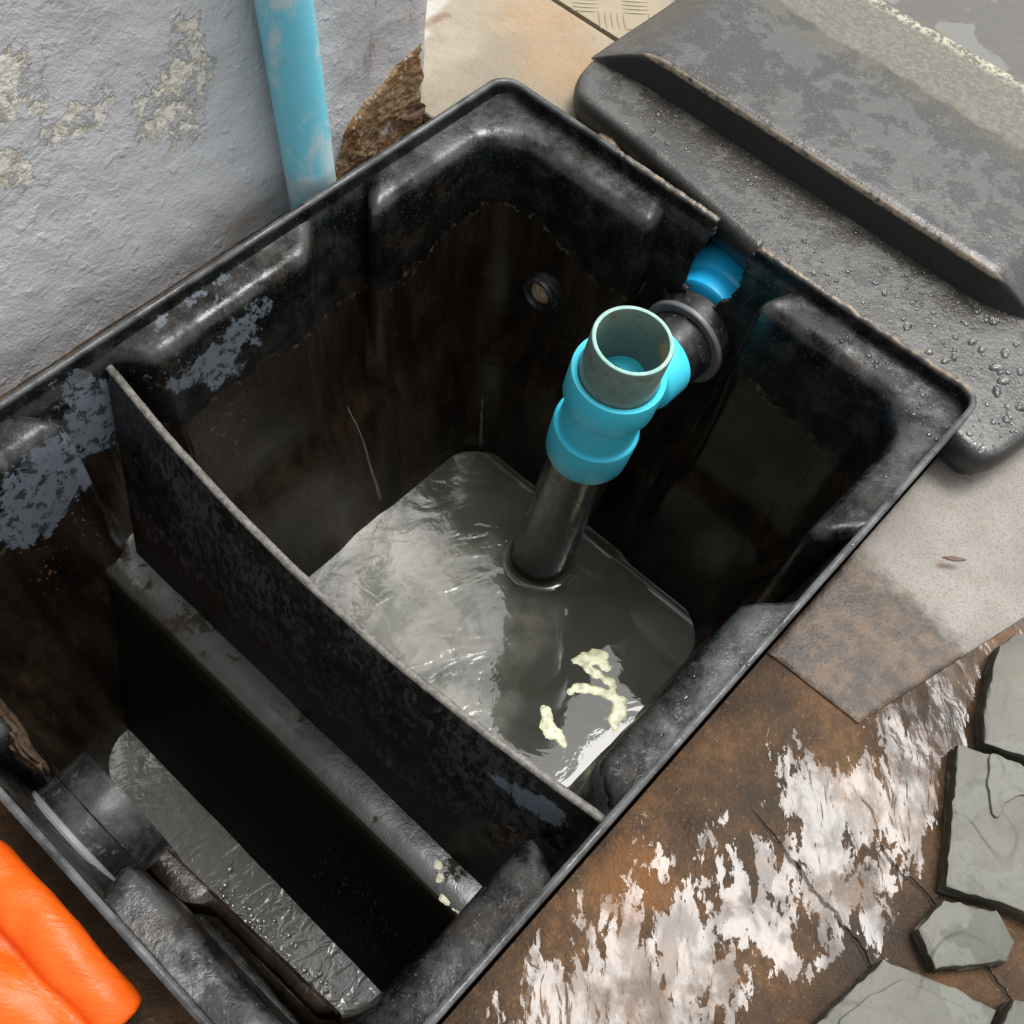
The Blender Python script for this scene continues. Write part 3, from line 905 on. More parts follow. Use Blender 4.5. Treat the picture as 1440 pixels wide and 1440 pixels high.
tank = empty('grease_trap_tank', (W / 2, L / 2, -0.42), 'open black plastic grease trap tank sunk in the floor beside the grey wall', 'tank')
shell = mesh('tank_shell', verts, faces, M['tank'], tank)
sol = shell.modifiers.new('thickness', 'SOLIDIFY')
sol.thickness = 0.0040
sol.offset = -1.0

# inner partition: a moulded hollow hump across the tank, carrying the sloping baffle plate
def prism_x(name, prof, x0f, x1f, mat, parent, nx=60, amp=0.0):
    """sweep a (y, z) profile along x between x0f(z) and x1f(z)"""
    vs, fs = [], []
    n = len(prof)
    for i in range(nx + 1):
        t = i / nx
        for (y, z) in prof:
            x = x0f(z) * (1 - t) + x1f(z) * t
            yy = y + amp * mnoise.noise(Vector((x * 30, y * 30, z * 30)))
            vs.append((x, yy, z + amp * mnoise.noise(Vector((x * 30, 9, z * 30)))))
    for i in range(nx):
        for k in range(n - 1):
            fs.append((i * n + k, i * n + k + 1, (i + 1) * n + k + 1, (i + 1) * n + k))
    return mesh(name, vs, fs, mat, parent)
hump = [(0.085, -0.42), (0.097, -0.34), (0.104, -0.305), (0.117, -0.25), (0.1310, -0.21), (0.1385, -0.18), (0.1402, -0.170), (0.1410, -0.165), (0.1420, -0.1625), (0.1436, -0.1608), (0.146, -0.160),
        (0.155, -0.160), (0.166, -0.160), (0.176, -0.160), (0.182, -0.161), (0.187, -0.165), (0.190, -0.174), (0.198, -0.22), (0.222, -0.34), (0.235, -0.42)]
sharp(prism_x('partition_wall', hump, lambda z: 0.022 + (-z - 0.16) * 0.13, lambda z: 0.396 - (-z - 0.16) * 0.13, M['part'], tank, amp=0.0005), 22)

# baffle plate: thin, leaning back, bowed in the middle
def baffle():
    nx, nz = 90, 24
    vs, fs = [], []
    th = 0.0042
    for s in (0, 1):
        for j in range(nz + 1):
            tz = j / nz                      # 0 bottom, 1 top
            for i in range(nx + 1):
                t = i / nx
                xl = 0.046 - 0.036 * tz; xr = 0.384 + 0.029 * tz
                x = xl + (xr - xl) * t
                b = math.sin(math.pi * min(1, t * 1.02)) ** 0.9
                ytop = 0.2035 - 0.0145 * b - 0.004 * t
                ybot = 0.1655
                y = ybot + (ytop - ybot) * tz + 0.0006 * mnoise.noise(Vector((x * 20, tz * 3, 0)))
                z = -0.1605 + (0.1605 - 0.0195) * tz + (0.0008 * mnoise.noise(Vector((x * 150, 2, 0))) if j == nz else 0)
                if j == nz and t < 0.02: z -= 0.002
                vs.append((x, y + s * th, z))
    n = (nx + 1) * (nz + 1)
    for s in (0, 1):
        for j in range(nz):
            for i in range(nx):
                a = s * n + j * (nx + 1) + i
                q = (a, a + 1, a + nx + 2, a + nx + 1)
                fs.append(q if s == 0 else q[::-1])
    o = mesh('baffle_plate', vs, fs, M['baffle'], tank)
    # worn pale top edge, slightly rounded over the plate
    ev, ef = [], []
    top = [vs[nz * (nx + 1) + i] for i in range(nx + 1)]
    for (x, y, z) in top:
        w = 0.0003 * mnoise.noise(Vector((x * 260, 1, 1)))
        ev += [(x, y - 0.0003, z - 0.0012), (x, y - 0.0001, z + 0.0004 + w), (x, y + th * 0.5, z + 0.0009 + w), (x, y + th + 0.0001, z + 0.0004 - w), (x, y + th + 0.0003, z - 0.0012)]
    for i in range(nx):
        for k in range(4):
            ef.append((i * 5 + k, i * 5 + k + 1, i * 5 + 6 + k, i * 5 + 5 + k))
    mesh('worn_edge', ev, ef, M['edge'], o)
    return o
baffle()

# upright guides either side of the plate
for sx in (0, 1):
    gv = []
    xs = [0.0078, 0.0150] if sx == 0 else [0.4122, 0.405]
    y0, y1 = (0.188, 0.1985)
    pr = [(y0 - 0.001, 0.0), (y0, 0.0022), (y1, 0.0022), (y1 + 0.001, 0.0)]
    vs, fs = [], []
    sg = 1 if sx == 0 else -1
    for (tz, z) in ((0, -0.026), (0.03, -0.028), (1, -0.075)):
        for (y, d) in pr:
            vs.append((xs[0] + (xs[1] - xs[0]) * tz + sg * (d if tz else 0.001), y - tz * 0.010, z))
    for i in range(2):
        for k in range(3):
            fs.append((i * 4 + k, i * 4 + k + 1, (i + 1) * 4 + k + 1, (i + 1) * 4 + k))
    fs.append((8, 9, 10, 11))
    mesh('slot_guide', vs, fs, M['ring'], tank, smooth=False, weld=1e-7)

# blind drain boss high on the far wall, packed with tan dirt
d = Vector((0.02, -1.0, 0.10)).normalized()
boss = lathe('drain_boss', (0.1005, 0.5365, -0.125), d, [(0.0195, 0), (0.0185, 0.006), (0.0150, 0.008), (0.0148, 0.0125), (0.0158, 0.0135), (0.0158, 0.0155), (0.0143, 0.0165), (0.0143, 0.0200), (0.0135, 0.0215),
                                                             (0.0118, 0.0215), (0.0105, 0.0195), (0.0100, 0.004)], M['bpipe'], tank, seg=48)
lathe('dirt_plug', (0.1005, 0.5365, -0.125), d, [(0.0106, 0.003), (0.0103, 0.0150), (0.0085, 0.0180), (0.004, 0.0195), (0.0, 0.0190)], M['plug'], boss, seg=24, ang=80)
nb = lathe('moulding_nub', (0.0955, 0.545, -0.100), Vector((0, -1, 0.15)), [(0.008, 0), (0.007, 0.010), (0.005, 0.0135), (0.0, 0.0145)], M['tank'], tank, seg=20, ang=80)

# outlet spigot in the far wall
out = lathe('outlet_spigot', (0.2195, 0.556, -0.0945), (0.005, -1, 0.02), [(0.0340, 0.000), (0.0340, 0.016), (0.0330, 0.0180), (0.0290, 0.0185), (0.0275, 0.0185), (0.0262, 0.060), (0.0250, 0.062), (0.0240, 0.062), (0.0240, 0.0)], M['bpipe'], tank)
lathe('flange_ring', (0.2195, 0.556, -0.0945), (0.005, -1, 0.02), [(0.0345, 0.0160), (0.0343, 0.0188), (0.0335, 0.0197), (0.0285, 0.0197), (0.0272, 0.0190)], M['ring'], out)

# inlet coupling on the near wall
inl = lathe('inlet_pipe', (0.209, 0.004, -0.082), (0.0, 1, 0.03), [(0.0345, 0.0), (0.0352, 0.018), (0.0352, 0.0265), (0.0346, 0.0270), (0.0352, 0.0275), (0.0352, 0.044), (0.0345, 0.0455), (0.0320, 0.0455), (0.0315, 0.044), (0.031, 0.0)], M['bpipe'], tank, seg=80)
lathe('collar', (0.209, 0.004, -0.082), (0.0, 1, 0.03), [(0.0352, 0.002), (0.0425, 0.002), (0.0430, 0.004), (0.0425, 0.0095), (0.0405, 0.0115), (0.0375, 0.0120), (0.0365, 0.0145), (0.0352, 0.0150)], M['ring'], inl, seg=80)

# strainer tray lip beside the inlet: flat strip with an arched cut-out and a turned-down front edge
def tray():
    vs, fs = [], []
    nx = 40
    for i in range(nx + 1):
        t = i / nx
        x = 0.228 + 0.137 * t
        yb = 0.034 + 0.010 * sstep(t, 0.2, 0.34) + 0.004 * t
        if t > 0.93: yb += (t - 0.93) * 0.10
        yf = 0.050 + 0.007 * t
        for (y, z) in ((yb, -0.155), (yb, -0.1325), (yb + 0.0015, -0.1305), (yf - 0.002, -0.1290), (yf, -0.1305), (yf + 0.0005, -0.150), (yf - 0.002, -0.175)):
            vs.append((x, y + 0.0003 * mnoise.noise(Vector((x * 60, z * 60, 2))), z + 0.0004 * mnoise.noise(Vector((x * 90, y * 90, 1)))))
    for i in range(nx):
        for k in range(6):
            fs.append((i * 7 + k, i * 7 + k + 1, (i + 1) * 7 + k + 1, (i + 1) * 7 + k))
    for i0 in (0, nx):
        fs.append(tuple(i0 * 7 + k for k in range(7)))
    o = mesh('strainer_tray', vs, fs, M['tank'], tank)
    sharp(o, 45)
tray()

# brown crust on the near-wall mouldings
def lump(name, pts, mat, parent, jit=0.35, sub=3, seed=0, sq=1.0):
    bm = bmesh.new()
    for (c, r) in pts:
        q = bmesh.ops.create_icosphere(bm, subdivisions=sub, radius=1.0)
        for v in q['verts']:
            n = v.co.normalized()
            k = 1 + jit * mnoise.noise(n * 2.3 + Vector((seed + c[0] * 90, c[1] * 90, c[2] * 90))) + jit * 0.5 * mnoise.noise(n * 6 + Vector((seed * 3.1, 0, 0)))
            rr = r if isinstance(r, tuple) else (r, r, r * sq)
            v.co = Vector((c[0] + n.x * rr[0] * k, c[1] + n.y * rr[1] * k, c[2] + n.z * rr[2] * k))
    me = bpy.data.meshes.new(name); bm.to_mesh(me); bm.free()
    o = link_mesh(name, me, mat, parent)
    if not parent: bpy_origin(o)
    return o
lump('sludge_crust', [((0.150, 0.0270, -0.046), (0.028, 0.0055, 0.026)), ((0.120, 0.030, -0.055), (0.03, 0.006, 0.03)), ((0.165, 0.0262, -0.044), (0.014, 0.005, 0.018))], M['sludge'], tank, 0.3, 4, 3)
lump('sludge_crust', [((0.282 + i * 0.0085 + random.uniform(-.002, .002), 0.0262 + random.uniform(-.001, .0012), -0.030 - random.uniform(0, .006)), (random.uniform(.003, .006), .0022, random.uniform(.003, .006))) for i in range(11)], M['sludge'], tank, 0.5, 2, 5)
lump('sludge_crust', [((0.256, 0.023, -0.055), (0.006, 0.004, 0.008)), ((0.2465, 0.026, -0.068), (0.004, 0.003, 0.004)), ((0.266, 0.023, -0.05), (0.006, 0.003, 0.005))], M['sludge'], tank, 0.5, 2, 8)

# ------------------------------------------------------------------ water in the two chambers
def water(name, y0, y1, mat, z=-0.33, x0=0.060, x1=0.3605, r=0.026):
    pts = []
    for (cx, cy, a0) in ((x1 - r, y1 - r, 0), (x0 + r, y1 - r, 90), (x0 + r, y0 + r, 180), (x1 - r, y0 + r, 270)):
        for k in range(14):
            a = math.radians(a0 + 90 * k / 13)
            pts.append((cx + r * math.cos(a), cy + r * math.sin(a)))
    pts = resample(pts, 0.004)
    o = loft(name, pts, [(-0.004, z + 0.0046), (0.0, z + 0.0030), (0.0012, z + 0.0016), (0.0025, z + 0.0007), (0.0045, z + 0.0001), (0.007, z)], mat, None, ang=80)
    tag(o, kind='structure')
    return o
water('water', 0.205, 0.4925, M['waterA'])
water('water', 0.050, 0.140, M['waterB'])

# sky reflections built as three pale patches on the water, and a froth of bubbles in the inlet chamber
def scum(strokes, label, zs=-0.3299, group='sky glints built as patches on the large chamber water'):
    """a painted sky glint on the water, or scum flecks on the ledge: union of ragged discs along a few strokes [(x, y, half width)], kept as one thin pale sheet"""
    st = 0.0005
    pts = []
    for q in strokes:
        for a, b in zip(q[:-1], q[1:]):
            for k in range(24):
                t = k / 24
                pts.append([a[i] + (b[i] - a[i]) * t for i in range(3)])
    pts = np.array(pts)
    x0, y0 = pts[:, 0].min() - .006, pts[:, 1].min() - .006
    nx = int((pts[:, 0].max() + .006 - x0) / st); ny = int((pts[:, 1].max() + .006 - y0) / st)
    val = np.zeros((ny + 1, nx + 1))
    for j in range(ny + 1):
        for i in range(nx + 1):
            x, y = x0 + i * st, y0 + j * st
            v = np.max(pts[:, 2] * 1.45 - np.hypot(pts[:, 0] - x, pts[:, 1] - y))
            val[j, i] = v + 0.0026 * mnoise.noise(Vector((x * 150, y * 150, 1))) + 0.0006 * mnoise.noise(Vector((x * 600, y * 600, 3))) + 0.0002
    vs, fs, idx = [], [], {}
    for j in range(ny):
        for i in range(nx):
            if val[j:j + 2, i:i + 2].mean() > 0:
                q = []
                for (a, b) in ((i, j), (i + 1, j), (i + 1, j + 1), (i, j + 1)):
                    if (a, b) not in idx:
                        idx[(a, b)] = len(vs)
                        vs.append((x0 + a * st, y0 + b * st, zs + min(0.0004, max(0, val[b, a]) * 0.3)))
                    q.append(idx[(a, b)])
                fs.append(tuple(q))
    o = mesh('glint_scum_patch', vs, fs, M['scum'])
    tag(o, label, 'scum', group)  # painted sky glints share this category with the ledge scum
SKY_GLINTS = [
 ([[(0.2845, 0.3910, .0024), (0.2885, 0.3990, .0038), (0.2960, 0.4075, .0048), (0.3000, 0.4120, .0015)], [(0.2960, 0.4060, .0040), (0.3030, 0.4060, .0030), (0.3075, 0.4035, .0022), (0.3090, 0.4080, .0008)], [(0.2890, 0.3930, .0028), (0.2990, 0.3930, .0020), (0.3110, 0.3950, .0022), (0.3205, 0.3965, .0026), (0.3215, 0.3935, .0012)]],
  'pale yellow painted sky glint nearest the standing pipe, shaped like a hook'),
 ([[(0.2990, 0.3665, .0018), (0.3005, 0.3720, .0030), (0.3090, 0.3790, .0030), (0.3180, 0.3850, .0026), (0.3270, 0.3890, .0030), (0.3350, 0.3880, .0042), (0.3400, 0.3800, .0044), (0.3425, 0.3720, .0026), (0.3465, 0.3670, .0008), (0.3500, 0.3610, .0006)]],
  'long arched pale yellow painted sky glint, the middle of the three'),
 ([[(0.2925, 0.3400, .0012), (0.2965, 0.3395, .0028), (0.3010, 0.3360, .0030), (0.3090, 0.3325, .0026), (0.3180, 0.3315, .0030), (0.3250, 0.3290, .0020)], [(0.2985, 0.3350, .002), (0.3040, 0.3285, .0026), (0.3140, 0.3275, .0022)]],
  'small pale yellow painted sky glint closest to the baffle plate'),
]
for s_ in SKY_GLINTS: scum(*s_)
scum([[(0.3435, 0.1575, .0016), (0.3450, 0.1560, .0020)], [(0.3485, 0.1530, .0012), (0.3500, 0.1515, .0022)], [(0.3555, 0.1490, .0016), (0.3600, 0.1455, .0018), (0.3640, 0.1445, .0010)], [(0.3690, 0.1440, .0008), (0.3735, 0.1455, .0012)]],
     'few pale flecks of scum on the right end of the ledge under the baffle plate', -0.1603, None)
def bubbles():
    bm = bmesh.new()
    for k in range(260):
        t = random.random() ** 0.8
        x = 0.205 + 0.135 * t + random.gauss(0, 0.006)
        y = 0.058 + abs(random.gauss(0, 0.010)) * (1.3 - t * 0.6) + 0.004
        r = random.choice([0.0006, 0.0008, 0.001, 0.0013, 0.0020]) * random.uniform(0.8, 1.3)
        if y > 0.096: continue
        q = bmesh.ops.create_icosphere(bm, subdivisions=2, radius=r)
        bmesh.ops.translate(bm, verts=q['verts'], vec=(x, y, -0.3297))
    me = bpy.data.meshes.new('bubble_froth'); bm.to_mesh(me); bm.free()
    o = link_mesh('bubble_froth', me, M['drop'])
    bpy_origin(o)
    tag(o, 'froth of small clear bubbles on the dark water of the inlet chamber', 'bubbles', kind='stuff')
bubbles()

# ------------------------------------------------------------------ standing overflow pipe with its tee
PT, PB = Vector((0.2330, 0.4370, 0.005)), Vector((0.1945, 0.4425, -0.36))
ax = (PB - PT).normalized()
T = lambda prof: [(a, 0.0355 + (h - 0.041) * 0.80) for a, h in prof]
LEN = (PB - PT).length
pipe = empty('overflow_pipe', PB, 'upright overflow pipe with bright blue tee standing in the milky water', 'pipe')
lathe('dark_pipe', PT, ax, [(0.0235, 0.11), (0.0253, 0.11), (0.0253, LEN)], M['dpipe'], pipe)
tee = lathe('tee_fitting', PT, ax, T([(0.0268, 0.046), (0.0282, 0.0425), (0.0305, 0.0410), (0.0318, 0.0420), (0.0322, 0.0450), (0.0322, 0.0760), (0.0315, 0.0785), (0.0298, 0.0805),
                                    (0.0280, 0.0840), (0.0275, 0.1100), (0.0280, 0.1180), (0.0282, 0.1235),
                                    (0.0285, 0.1250), (0.0300, 0.1238), (0.0308, 0.1250), (0.0312, 0.1275), (0.0308, 0.1550), (0.0306, 0.1665), (0.0298, 0.1690), (0.0280, 0.1692), (0.0245, 0.1680)]), M['blue'], pipe, ang=24)
bc = PT + ax * 0.072
lathe('side_branch', bc + Vector((0, 0.010, 0)), (0.02, 1, -0.02), [(0.0250, 0.0), (0.0252, 0.020), (0.0276, 0.0225), (0.0284, 0.0240), (0.0284, 0.0440), (0.0276, 0.0460), (0.0250, 0.0465)], M['blue'], tee)
stub = lathe('open_stub', PT, ax, [(0.0233, 0.120), (0.0233, 0.001), (0.0236, 0.0), (0.0262, 0.0), (0.0266, 0.0008), (0.0266, 0.060)], M['stub'], pipe)
lathe('cut_rim', PT, ax, [(0.0237, 0.0004), (0.0238, -0.0003), (0.0249, -0.0007), (0.0260, -0.0003), (0.0262, 0.0004)], mat_simple('pale_teal_cut', (0.18, 0.36, 0.32), (0.30, 0.46, 0.40), 90, 0.45, 0.1), stub)
# edge of blue spigot seen inside the stub
lathe('inner_ledge', PT, ax, [(0.0232, 0.058), (0.0205, 0.059), (0.0205, 0.12)], M['blue'], tee)
# water creeping up round the pipe
t0 = (PT.z + 0.330) / -ax.z
pc = PT + ax * t0
lathe('meniscus', (pc.x, pc.y, -0.3300), (0, 0, 1), [(0.0325, 0.0001), (0.0300, 0.0004), (0.0275, 0.0012), (0.0263, 0.0026), (0.0254, 0.0045)], M['waterA'], pipe, ang=80)

# ------------------------------------------------------------------ drain pipe outside the tank
drain = empty('drain_pipe', (0.215, 0.62, -0.10), 'bright blue drain pipe seen through the broken notch in the far rim', 'pipe')
lathe('pipe_body', (0.2145, 0.571, -0.091), (0.0, 1, -0.05), [(0.0, -0.0060), (0.0270, -0.0060), (0.0295, -0.0045), (0.0300, -0.002), (0.0300, 0.17), (0.027, 0.17)], M['blued'], drain)
lathe('socket_end', (0.2145, 0.571, -0.091), (0.0, 1, -0.05), [(0.0300, 0.012), (0.0325, 0.014), (0.0368, 0.026), (0.0374, 0.030), (0.0374, 0.065), (0.0360, 0.068), (0.030, 0.068)], M['blued'], drain, ang=25)

# ------------------------------------------------------------------ ground, pit and concrete apron
def fill_with_hole(name, outer, hole, z, mat):
    bm = bmesh.new()
    es = []
    for ring in (outer, hole):
        vs = [bm.verts.new((x, y, z)) for x, y in ring]
        es += [bm.edges.new((vs[i], vs[(i + 1) % len(vs)])) for i in range(len(vs))]
    bmesh.ops.triangle_fill(bm, edges=es, use_beauty=True)
    for f in bm.faces:
        if f.normal.z < 0: f.normal_flip()
    me = bpy.data.meshes.new(name); bm.to_mesh(me); bm.free()
    o = link_mesh(name, me, mat, None, smooth=False)
    return o
HOLE = [(0.003, 0.03), (0.03, 0.003), (0.39, 0.003), (0.4145, 0.03), (0.4145, 0.555), (0.40, 0.571), (0.335, 0.575), (0.33, 0.70), (0.11, 0.70), (0.105, 0.575), (0.03, 0.571), (0.003, 0.545)]
gnd = fill_with_hole('ground', [(-25, -25), (25, -25), (25, 25), (-25, 25)], HOLE, -0.0552, M['ground'])
tag(gnd, kind='structure')
pit = loft('soil_pit', resample([(x, y) for x, y in HOLE], 0.02), [(0, -0.0553), (-0.001, -0.10), (0.0, -0.30), (0.01, -0.46)], M['soil'], None, ang=80)
pit.data.flip_normals()
tag(pit, kind='structure')

# raised concrete apron: the far half of the yard, its square corner by the brown stones
AP = [(0.4138, 0.3565), (0.4790, 0.3575), (0.482, 0.368), (0.5165, 0.490), (0.70, 1.10), (3.0, 9.0), (-6.0, 9.0), (-6.0, 0.56), (-0.0495, 0.5795),
      (0.100, 0.5765), (0.108, 0.705), (0.332, 0.705), (0.337, 0.5745), (0.40, 0.5745), (0.4138, 0.563)]
apo = loft('concrete_apron', resample(AP[:5], 0.01, closed=False).tolist() + AP[4:], [(0.0, -0.0565), (0.0006, -0.0540), (0.0022, -0.0532), (0.0045, -0.0530)], M['apron'], None, ang=30)
tag(apo, kind='structure')

# ------------------------------------------------------------------ wall with its pipe
wall = empty('rendered_wall', (-0.15, 0.0, -0.06), 'grey painted rendered wall with flaking cream patches behind the tank', 'wall')
wv, wf = [], []
ys = np.concatenate([np.linspace(-2.6, 0.12, 24), np.linspace(0.125, 0.526, 150)])
zs = np.concatenate([np.linspace(-0.10, 0.24, 110), np.linspace(0.26, 1.25, 12)])
for z in zs:
    for y in ys:
        yy = y + (0.0035 if y > 0.525 else 0) * (z + 0.067) / 0.112 * 2
        wv.append((-0.042 + 0.0022 * mnoise.noise(Vector((1, y * 14, z * 14))) + 0.0009 * mnoise.noise(Vector((5, y * 50, z * 50))), yy, z))
ny = len(ys)
for j in range(len(zs) - 1):
    for i in range(ny - 1):
        wf.append((j * ny + i, j * ny + i + 1, (j + 1) * ny + i + 1, (j + 1) * ny + i))
nb_ = len(wv)
# end face, back and top
endc = [j * ny + ny - 1 for j in range(len(zs))]
for j in range(len(zs)):
    x, y, z = wv[endc[j]]
    wv.append((-0.25, y, z))
for j in range(len(zs) - 1):
    wf.append((endc[j], nb_ + j, nb_ + j + 1, endc[j + 1]))
k0 = len(wv)
wv += [(-0.25, -2.6, -0.10), (-0.25, -2.6, 1.25)]
wf.append((nb_ + 0, k0, k0 + 1, nb_ + len(zs) - 1))
topr = [(len(zs) - 1) * ny + i for i in range(ny)]
wf.append(tuple(topr + [nb_ + len(zs) - 1, k0 + 1]))
mesh('render_face', wv, wf, M['wall'], wall)

# broken base of the wall near the corner
def rubble():
    n1, n2 = 90, 80
    poly = [(0.436, -0.075), (0.446, -0.050), (0.459, -0.027), (0.474, -0.018), (0.490, -0.009), (0.506, 0.000), (0.524, 0.007), (0.5335, 0.010), (0.5335, -0.080)]
    vs, fs, ok = [], [], {}
    for j in range(n2 + 1):
        for i in range(n1 + 1):
            y = 0.428 + 0.1015 * i / n1; z = -0.07 + 0.092 * j / n2
            yy = y + 0.003 * mnoise.noise(Vector((y * 90, z * 90, 3)))
            zz = z + 0.003 * mnoise.noise(Vector((y * 90, z * 90, 8)))
            h = 0.0018 * (0.7 + mnoise.noise(Vector((y * 60, z * 60, 0))) + 0.7 * mnoise.noise(Vector((y * 150, z * 150, 5))) + 0.6 * mnoise.noise(Vector((y * 330, z * 330, 5))))
            inside = in_poly(yy + 0.006, zz - 0.010, poly)
            vs.append((-0.0410 + max(0.0, h) if inside else -0.046, min(y, 0.5290), z))
            ok[(i, j)] = inside
    for j in range(n2):
        for i in range(n1):
            if any(ok[(i + a, j + b)] for a in (0, 1) for b in (0, 1)):
                a = j * (n1 + 1) + i
                fs.append((a, a + 1, a + n1 + 2, a + n1 + 1))
    mesh('broken_base', vs, fs, M['rubble'], wall)
rubble()

wp = Vector((-0.0235, 0.4050, -0.056))
lathe('water_pipe', wp, (0.0, -0.064, 1.0), [(0.0, 0.0), (0.0172, 0.0), (0.0172, 1.2), (0.0, 1.2)], M['bluew'])
tag(bpy.data.objects['water_pipe'], 'weathered light blue pipe standing against the grey wall', 'pipe')

# ------------------------------------------------------------------ beige slab, tread plate
sl = resample([(0.06, 0.5795), (0.104, 0.582), (0.104, 0.7085), (-0.50, 0.7115), (-0.50, 0.5310), (-0.0385, 0.5310), (-0.004, 0.5310), (-0.003, 0.548), (0.014, 0.5725), (0.03, 0.5795)], 0.012)
o = loft('stone_slab', sl, [(0.0, -0.0515), (0.0003, -0.0445), (0.0015, -0.0432)], M['slab'], None, ang=30)
tag(o, 'worn beige stone slab flush in the floor between wall and lid', 'slab')
tp = empty('tread_plate', (-0.10, 0.9, -0.046), 'beige metal tread plate beyond the stone slab', 'plate')
box('plate', -0.60, 0.10, 0.7140, 1.15, -0.0515, -0.0440, M['checker'], tp, 0.0006)
def treads():
    pitch = 0.030
    bm = bmesh.new()
    bmesh.ops.create_icosphere(bm, subdivisions=2, radius=1.0)
    for v in bm.verts:
        v.co = Vector((v.co.x * 0.0125, v.co.y * 0.0014, v.co.z * 0.0013))
    me = bpy.data.meshes.new('tread_bar'); bm.to_mesh(me); bm.free()
    me.materials.append(M['checker'])
    me.polygons.foreach_set('use_smooth', [True] * len(me.polygons))
    for a in range(-4, 5):
        for b in range(0, 6):
            cx, cy = -0.075 + a * pitch, 0.728 + b * pitch
            if cx > 0.085: continue
            rot = math.radians(45 if (a + b) % 2 else -45)
            for k in range(5):
                o = bpy.data.objects.new('tread_bar', me)
                COL.objects.link(o)
                o.parent = tp
                q = Matrix.Rotation(rot, 3, 'Z') @ Vector((0, (k - 2) * 0.0052, 0))
                o.location = Vector((cx + q.x, cy + q.y, -0.0442)) - tp.location
                o.rotation_euler = (0, 0, rot)
treads()

# ------------------------------------------------------------------ the lid
lid = empty('tank_lid', (0.235, 0.72, -0.05), 'wet black plastic tank lid with raised panel lying behind the tank', 'lid')
fo = [(0.0385, 0.611), (0.044, 0.6075), (0.102, 0.6025), (0.233, 0.5800), (0.405, 0.5440), (0.432, 0.5395), (0.4415, 0.5435), (0.4475, 0.556), (0.450, 0.572), (0.462, 0.64), (0.468, 0.72), (0.468, 0.835), (0.455, 0.855),
      (0.05, 0.855), (0.030, 0.84), (0.022, 0.80), (0.0215, 0.68), (0.0215, 0.652), (0.026, 0.630)]
fq = resample(fo, 0.004, smooth=6)
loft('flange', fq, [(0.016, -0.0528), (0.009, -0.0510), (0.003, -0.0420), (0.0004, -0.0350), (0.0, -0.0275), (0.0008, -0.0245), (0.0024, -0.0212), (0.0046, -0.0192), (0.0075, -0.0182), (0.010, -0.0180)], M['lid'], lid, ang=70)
def panel():
    xs = np.linspace(0.0235, 0.412, 150)
    prof_y = [(0.0, 0.0), (0.0010, 0.40), (0.0016, 0.80), (0.0021, 0.95), (0.0034, 1.0), (0.010, 1.02)] + [(0.01 + 0.17 * k / 40, 1.01 + 0.04 * math.sin(k / 40 * 3.1)) for k in range(1, 41)] + [(0.186, 1.06), (0.190, 1.05), (0.196, 0.7), (0.205, 0.0)]
    vs, fs = [], []
    n = len(prof_y)
    for x in xs:
        h = 0.0275 * sstep(x, 0.0225, 0.085) ** 0.55 * (1 - sstep(x, 0.362, 0.412)) ** 0.8
        yb = 0.6545 - 0.006 * (1 - sstep(x, 0.02, 0.08)) + 0.013 * sstep(x, 0.36, 0.412) + 0.0012 * math.sin(x * 9)
        for (dy, f) in prof_y:
            y = yb + dy * (0.847 - yb) / 0.190 if dy > 0.0046 else yb + dy
            z = -0.0187 + h * f + (0.0010 * mnoise.noise(Vector((x * 18, y * 18, 4))) if 0.3 < f else 0)
            z += 0.0003 * mnoise.noise(Vector((x * 90, y * 90, 4))) if f > 0.9 else 0
            vs.append((x, y, z))
    for i in range(len(xs) - 1):
        for k in range(n - 1):
            fs.append((i * n + k, (i + 1) * n + k, (i + 1) * n + k + 1, i * n + k + 1))
    fs.append(tuple(range(n)))
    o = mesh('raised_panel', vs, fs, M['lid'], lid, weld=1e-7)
    sharp(o, 60)
    return o
pan = panel()

# water drops: on the lid and on the rim mouldings
bpy.context.view_layer.update()
dg = bpy.context.evaluated_depsgraph_get()
def drop_shape(bm, c, nrm, r, hgt, ecc, ang):
    a, u, v = frame(nrm)
    u2 = u * math.cos(ang) + v * math.sin(ang); v2 = a.cross(u2)
    rings = [(1.0, -0.06), (0.97, 0.22), (0.80, 0.62), (0.48, 0.90)]
    seg = 10
    prev = None
    w = [1 + 0.13 * random.uniform(-1, 1) for _ in range(seg)]
    for (rr, hh) in rings:
        cur = []
        for k in range(seg):
            t = 2 * math.pi * k / seg
            cur.append(bm.verts.new(c + (u2 * math.cos(t) * ecc + v2 * math.sin(t)) * r * rr * w[k] + a * hgt * hh))
        if prev:
            for k in range(seg):
                bm.faces.new((prev[k], prev[(k + 1) % seg], cur[(k + 1) % seg], cur[k]))
        prev = cur
    top = bm.verts.new(c + a * hgt)
    for k in range(seg):
        bm.faces.new((prev[k], prev[(k + 1) % seg], top))
def hit(x, y, z=0.3):
    ok, loc, nrm, idx, ob, mt = scene.ray_cast(dg, Vector((x, y, z)), Vector((0, 0, -1)))
    return (loc, nrm, ob) if ok else (None, None, None)
def drops_on(parent, name, sampler, count, rmin, rmax, allowed):
    bm = bmesh.new()
    for _ in range(count):
        x, y, s = sampler()
        loc, nrm, ob = hit(x, y)
        if loc is None or ob is None or ob.name.split('.')[0] not in allowed or nrm.z < 0.5: continue
        r = rmin + (rmax - rmin) * random.random() ** 3 * s
        drop_shape(bm, loc, nrm, r, r * random.uniform(0.45, 0.7), random.uniform(1.0, 1.9), random.gauss(0.9, 0.5))
    me = bpy.data.meshes.new(name); bm.to_mesh(me); bm.free()
    o = link_mesh(name, me, M['drop'], parent)
    tag(o, kind='stuff')
